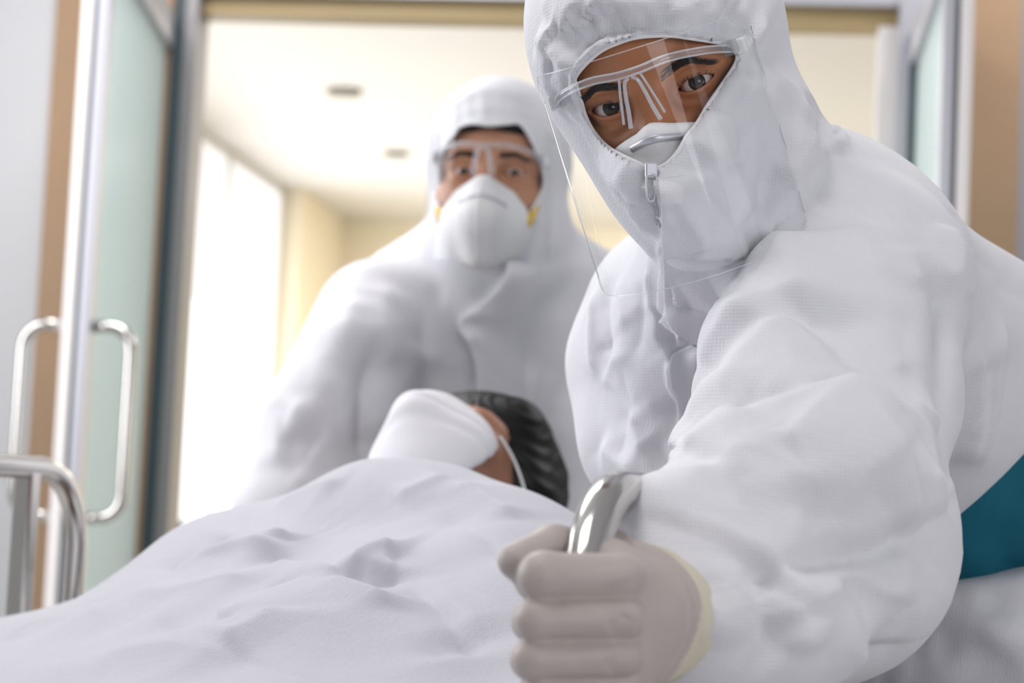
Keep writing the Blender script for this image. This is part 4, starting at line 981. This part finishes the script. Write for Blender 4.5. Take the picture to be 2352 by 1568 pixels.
SUIT2_FOLDS = [
    ([(862, 760), (858, 860), (858, 990), (868, 1100)], -.035, .03, .03, 'ridge', .25),
    ([(905, 640), (880, 740), (900, 850)], .012, .03, .03),
    ([(1010, 640), (985, 720), (960, 830)], -.012, .03, .03), ([(1035, 650), (1015, 740), (1000, 860)], .010, .03, .03),
    ([(1165, 590), (1150, 650), (1100, 700), (1048, 742)], .016, .05, .008, 'step', .1),
    ([(1048, 742), (1075, 790), (1092, 850), (1095, 960)], .014, .05, .008, 'step', .1),
    ([(1250, 640), (1235, 760), (1200, 880)], -.010, .04, .03), ([(1330, 650), (1290, 770), (1260, 900), (1240, 1050)], .012, .03, .05),
    ([(700, 900), (650, 1010), (640, 1080)], .010, .03, .03), ([(640, 1030), (690, 1010), (735, 1030)], -.012, .02, .03), ([(780, 850), (730, 960), (760, 1100)], -.008, .03, .03),
    ([(830, 680), (800, 760), (790, 850)], .008, .03, .03),
    ([(1085, 210), (1090, 250), (1080, 278)], -.004, .008, .008), ([(1125, 200), (1130, 250), (1128, 282)], -.004, .008, .008), ([(1165, 210), (1160, 250), (1165, 280)], -.004, .008, .008), ([(1200, 220), (1210, 260), (1205, 290)], -.004, .008, .008), ([(1050, 230), (1060, 270), (1055, 290)], -.004, .008, .008)]
SUIT2_FOLDS += loose_wrinkles(26, 600, 1400, 560, 1150, .002, .005, 80, 220, .018)
s2v = apply_folds(s2v, s2q, s2c, SUIT2_FOLDS)
rr2 = catmull(np.array(rim_px2, float), 8, True); r3 = [s2c.hit(*q) for q in rr2]; ok = [i for i, q in enumerate(r3) if q is not None]; rr2 = rr2[ok]; r3 = np.array([r3[i] for i in ok])
s2v, s2q = cut_opening(s2v, s2q, H2, rr2, r3, .085)
suit2o = mesh_obj('coverall', s2v, s2q, 'suit', p2)
tube('hood_elastic', r3, .0022, 'suit_rim', suit2o, 8, True)
flap('storm_flap', [(1164, 592), (1156, 640), (1110, 695), (1050, 742), (1076, 790), (1092, 850), (1096, 1000)], [(1240, 610), (1238, 660), (1225, 720), (1205, 760), (1200, 800), (1205, 870), (1210, 1000)], .030, fc_=Caster(s2v, s2q), suit=suit2o)
# cup respirator with a centre seam, yellow strap ends
mfun = union([(ell((0, -.012, -.068), (.057, .048, .050)), 0), (cone((0, -.046, -.026), (0, -.068, -.062), .006, .006), .045), (cone((0, -.068, -.062), (0, -.050, -.110), .006, .006), .045), (cone((-.03, -.028, -.034), (0, -.044, -.022), .006, .007), .012), (cone((.03, -.028, -.034), (0, -.044, -.022), .006, .007), .012)])
m2v, m2q = surface(mfun, (-.075, -.10, -.135), (.075, .06, -.005), .0025)
m2 = mesh_obj('respirator_mask', H2.w(m2v), m2q, 'mask', p2)
tr2 = BVHTree.FromPolygons([tuple(v) for v in m2v.tolist()], m2q.tolist())
sm = []
for z in np.linspace(-.024, -.115, 24):
    h = tr2.ray_cast(Vector((0, -.2, z)), Vector((0, 1, 0)))
    if h[0]: sm.append(np.array(h[0]) + (0, -.0006, 0))
tube('seam', H2.w(np.array(sm)), .0012, 'strap', m2, 6)
wr2 = []
for x in np.linspace(-.026, .03, 20):
    h = tr2.ray_cast(Vector((x, -.2, -.040 - 9 * x * x)), Vector((0, 1, 0)))
    if h[0]: wr2.append(np.array(h[0]) + (0, -.0005, 0))
tube('nose_wire', H2.w(np.array(wr2)), .0022, 'alum', m2, 6)
for sx in (-1, 1):
    st = tube('strap_end', H2.w(np.array([(sx * .058, -.012, -.048), (sx * .056, -.017, -.056), (sx * .052, -.026, -.066)])), .0048, 'yellow', m2, 8); st['label'] = 'yellow strap end'
    tube('strap', H2.w(catmull([(sx * .056, -.017, -.054), (sx * .066, .01, -.03), (sx * .073, .05, -.01)], 6)), .0022, 'yellow' if sx > 0 else 'strap', m2, 6)
face_shield(H2, p2, zt=.060, zb=-.115)

# ------------------------------------------------------------------ the patient
tip = P(952, 934, 2.02)
cr = BU * math.cos(math.radians(25)) + Z * math.sin(math.radians(25)); bk = -Z * math.cos(math.radians(25)) + BU * math.sin(math.radians(25)); rt3 = np.cross(bk, cr) ; rt3 /= np.linalg.norm(rt3)
if rt3[0] < 0: rt3 = -rt3
H3 = Frame(tip, math.radians(4), math.radians(16), 0.0, up=cr, rt=rt3, back=bk)
H3.o = tip - np.array((0, -.058, -.045)) @ H3.A
p3 = empty('person', B(.1, .41, .83))
tag(p3, 'patient with black hair and white surgical mask lying under the blanket', 'person')
fh = head_sdf(True, zu=.001, zl=.001)
body3 = union([(cone(B(.70, .41, .905), B(.25, .41, .880), .075, .058), 0), (cone(B(.66, .28, .90), B(.66, .55, .90), .06, .06), .06), (cone(B(.25, .47, .875), B(-.5, .48, .865), .05, .04), .04), (cone(B(.25, .35, .875), B(-.5, .34, .865), .05, .04), .04)])
hA = H3.A.astype(np.float32); ho = H3.o.astype(np.float32)
def f_pat(p): return smin(fh((p - ho) @ hA.T), body3(p), .05)
b3v, b3q = surface(f_pat, B(.2, .41, .95) - (.62, .85, .17), B(.2, .41, .95) + (.62, .98, .32), .0055, smooth=2)
mesh_obj('body', b3v, b3q, 'skin3', p3)
hair3 = union([(ell((.004, .086, .046), (.080, .108, .106)), 0), (cone((-.012, .012, .082), (.05, .03, .07), .026, .028), .03), (cone((.054, .080, .05), (.070, .120, -.075), .030, .026), .04), (cone((.070, .120, -.075), (.080, .14, -.14), .026, .016), .02), (cone((-.060, .09, .04), (-.082, .13, -.06), .030, .020), .04),
               (cone((-.02, .02, .085), (.055, .035, .055), .020, .020), .03), (cone((.055, .035, .055), (.072, .075, -.02), .020, .020), .03)])
facecut = ell((-.004, -.03, -.045), (.066, .095, .072))
h3v, h3q = surface(lambda p: smax(hair3(p), -facecut(p), .008), (-.15, -.06, -.18), (.15, .22, .16), .003)
# strands
h3N = normals(h3v, h3q); ang = np.arctan2(h3v[:, 0] - .0, h3v[:, 1] + .06); h3v = h3v + h3N * (.0005 * np.sin(ang * 70 + 9 * np.sin(h3v[:, 2] * 22)) + .0003 * np.sin(ang * 137 + h3v[:, 2] * 60))[:, None]
mesh_obj('hair', H3.w(h3v), h3q, 'hair', p3)
def f_sm(p):
    d = smin(ell((0, .000, -.056), (.070, .050, .072))(p), cone((0, -.034, -.006), (0, -.056, -.046), .012, .012)(p), .06)
    d = smax(d, p[:, 1] - .010 - .12 * (p[:, 2] + .05), .004); return d
m3v, m3q = surface(f_sm, (-.08, -.085, -.13), (.08, .05, .03), .0022)
m3N = normals(m3v, m3q)
for zc in (-.030, -.052, -.074):
    t_ = (m3v[:, 2] - zc) / .006; m3v = m3v - m3N * (.0016 * np.exp(-t_ ** 2) * np.clip((.03 - m3v[:, 1]) / .03, 0, 1))[:, None]
m3 = mesh_obj('surgical_mask', H3.w(m3v), m3q, 'smask', p3)
for sx in (-1, 1):
    lp = catmull([(sx * .066, .004, -.022), (sx * .073, .030, -.028), (sx * .078, .060, -.045), (sx * .080, .085, -.070), (sx * .078, .080, -.10)], 8)
    tube('ear_loop', H3.w(lp), .0018, 'strap', m3, 6)
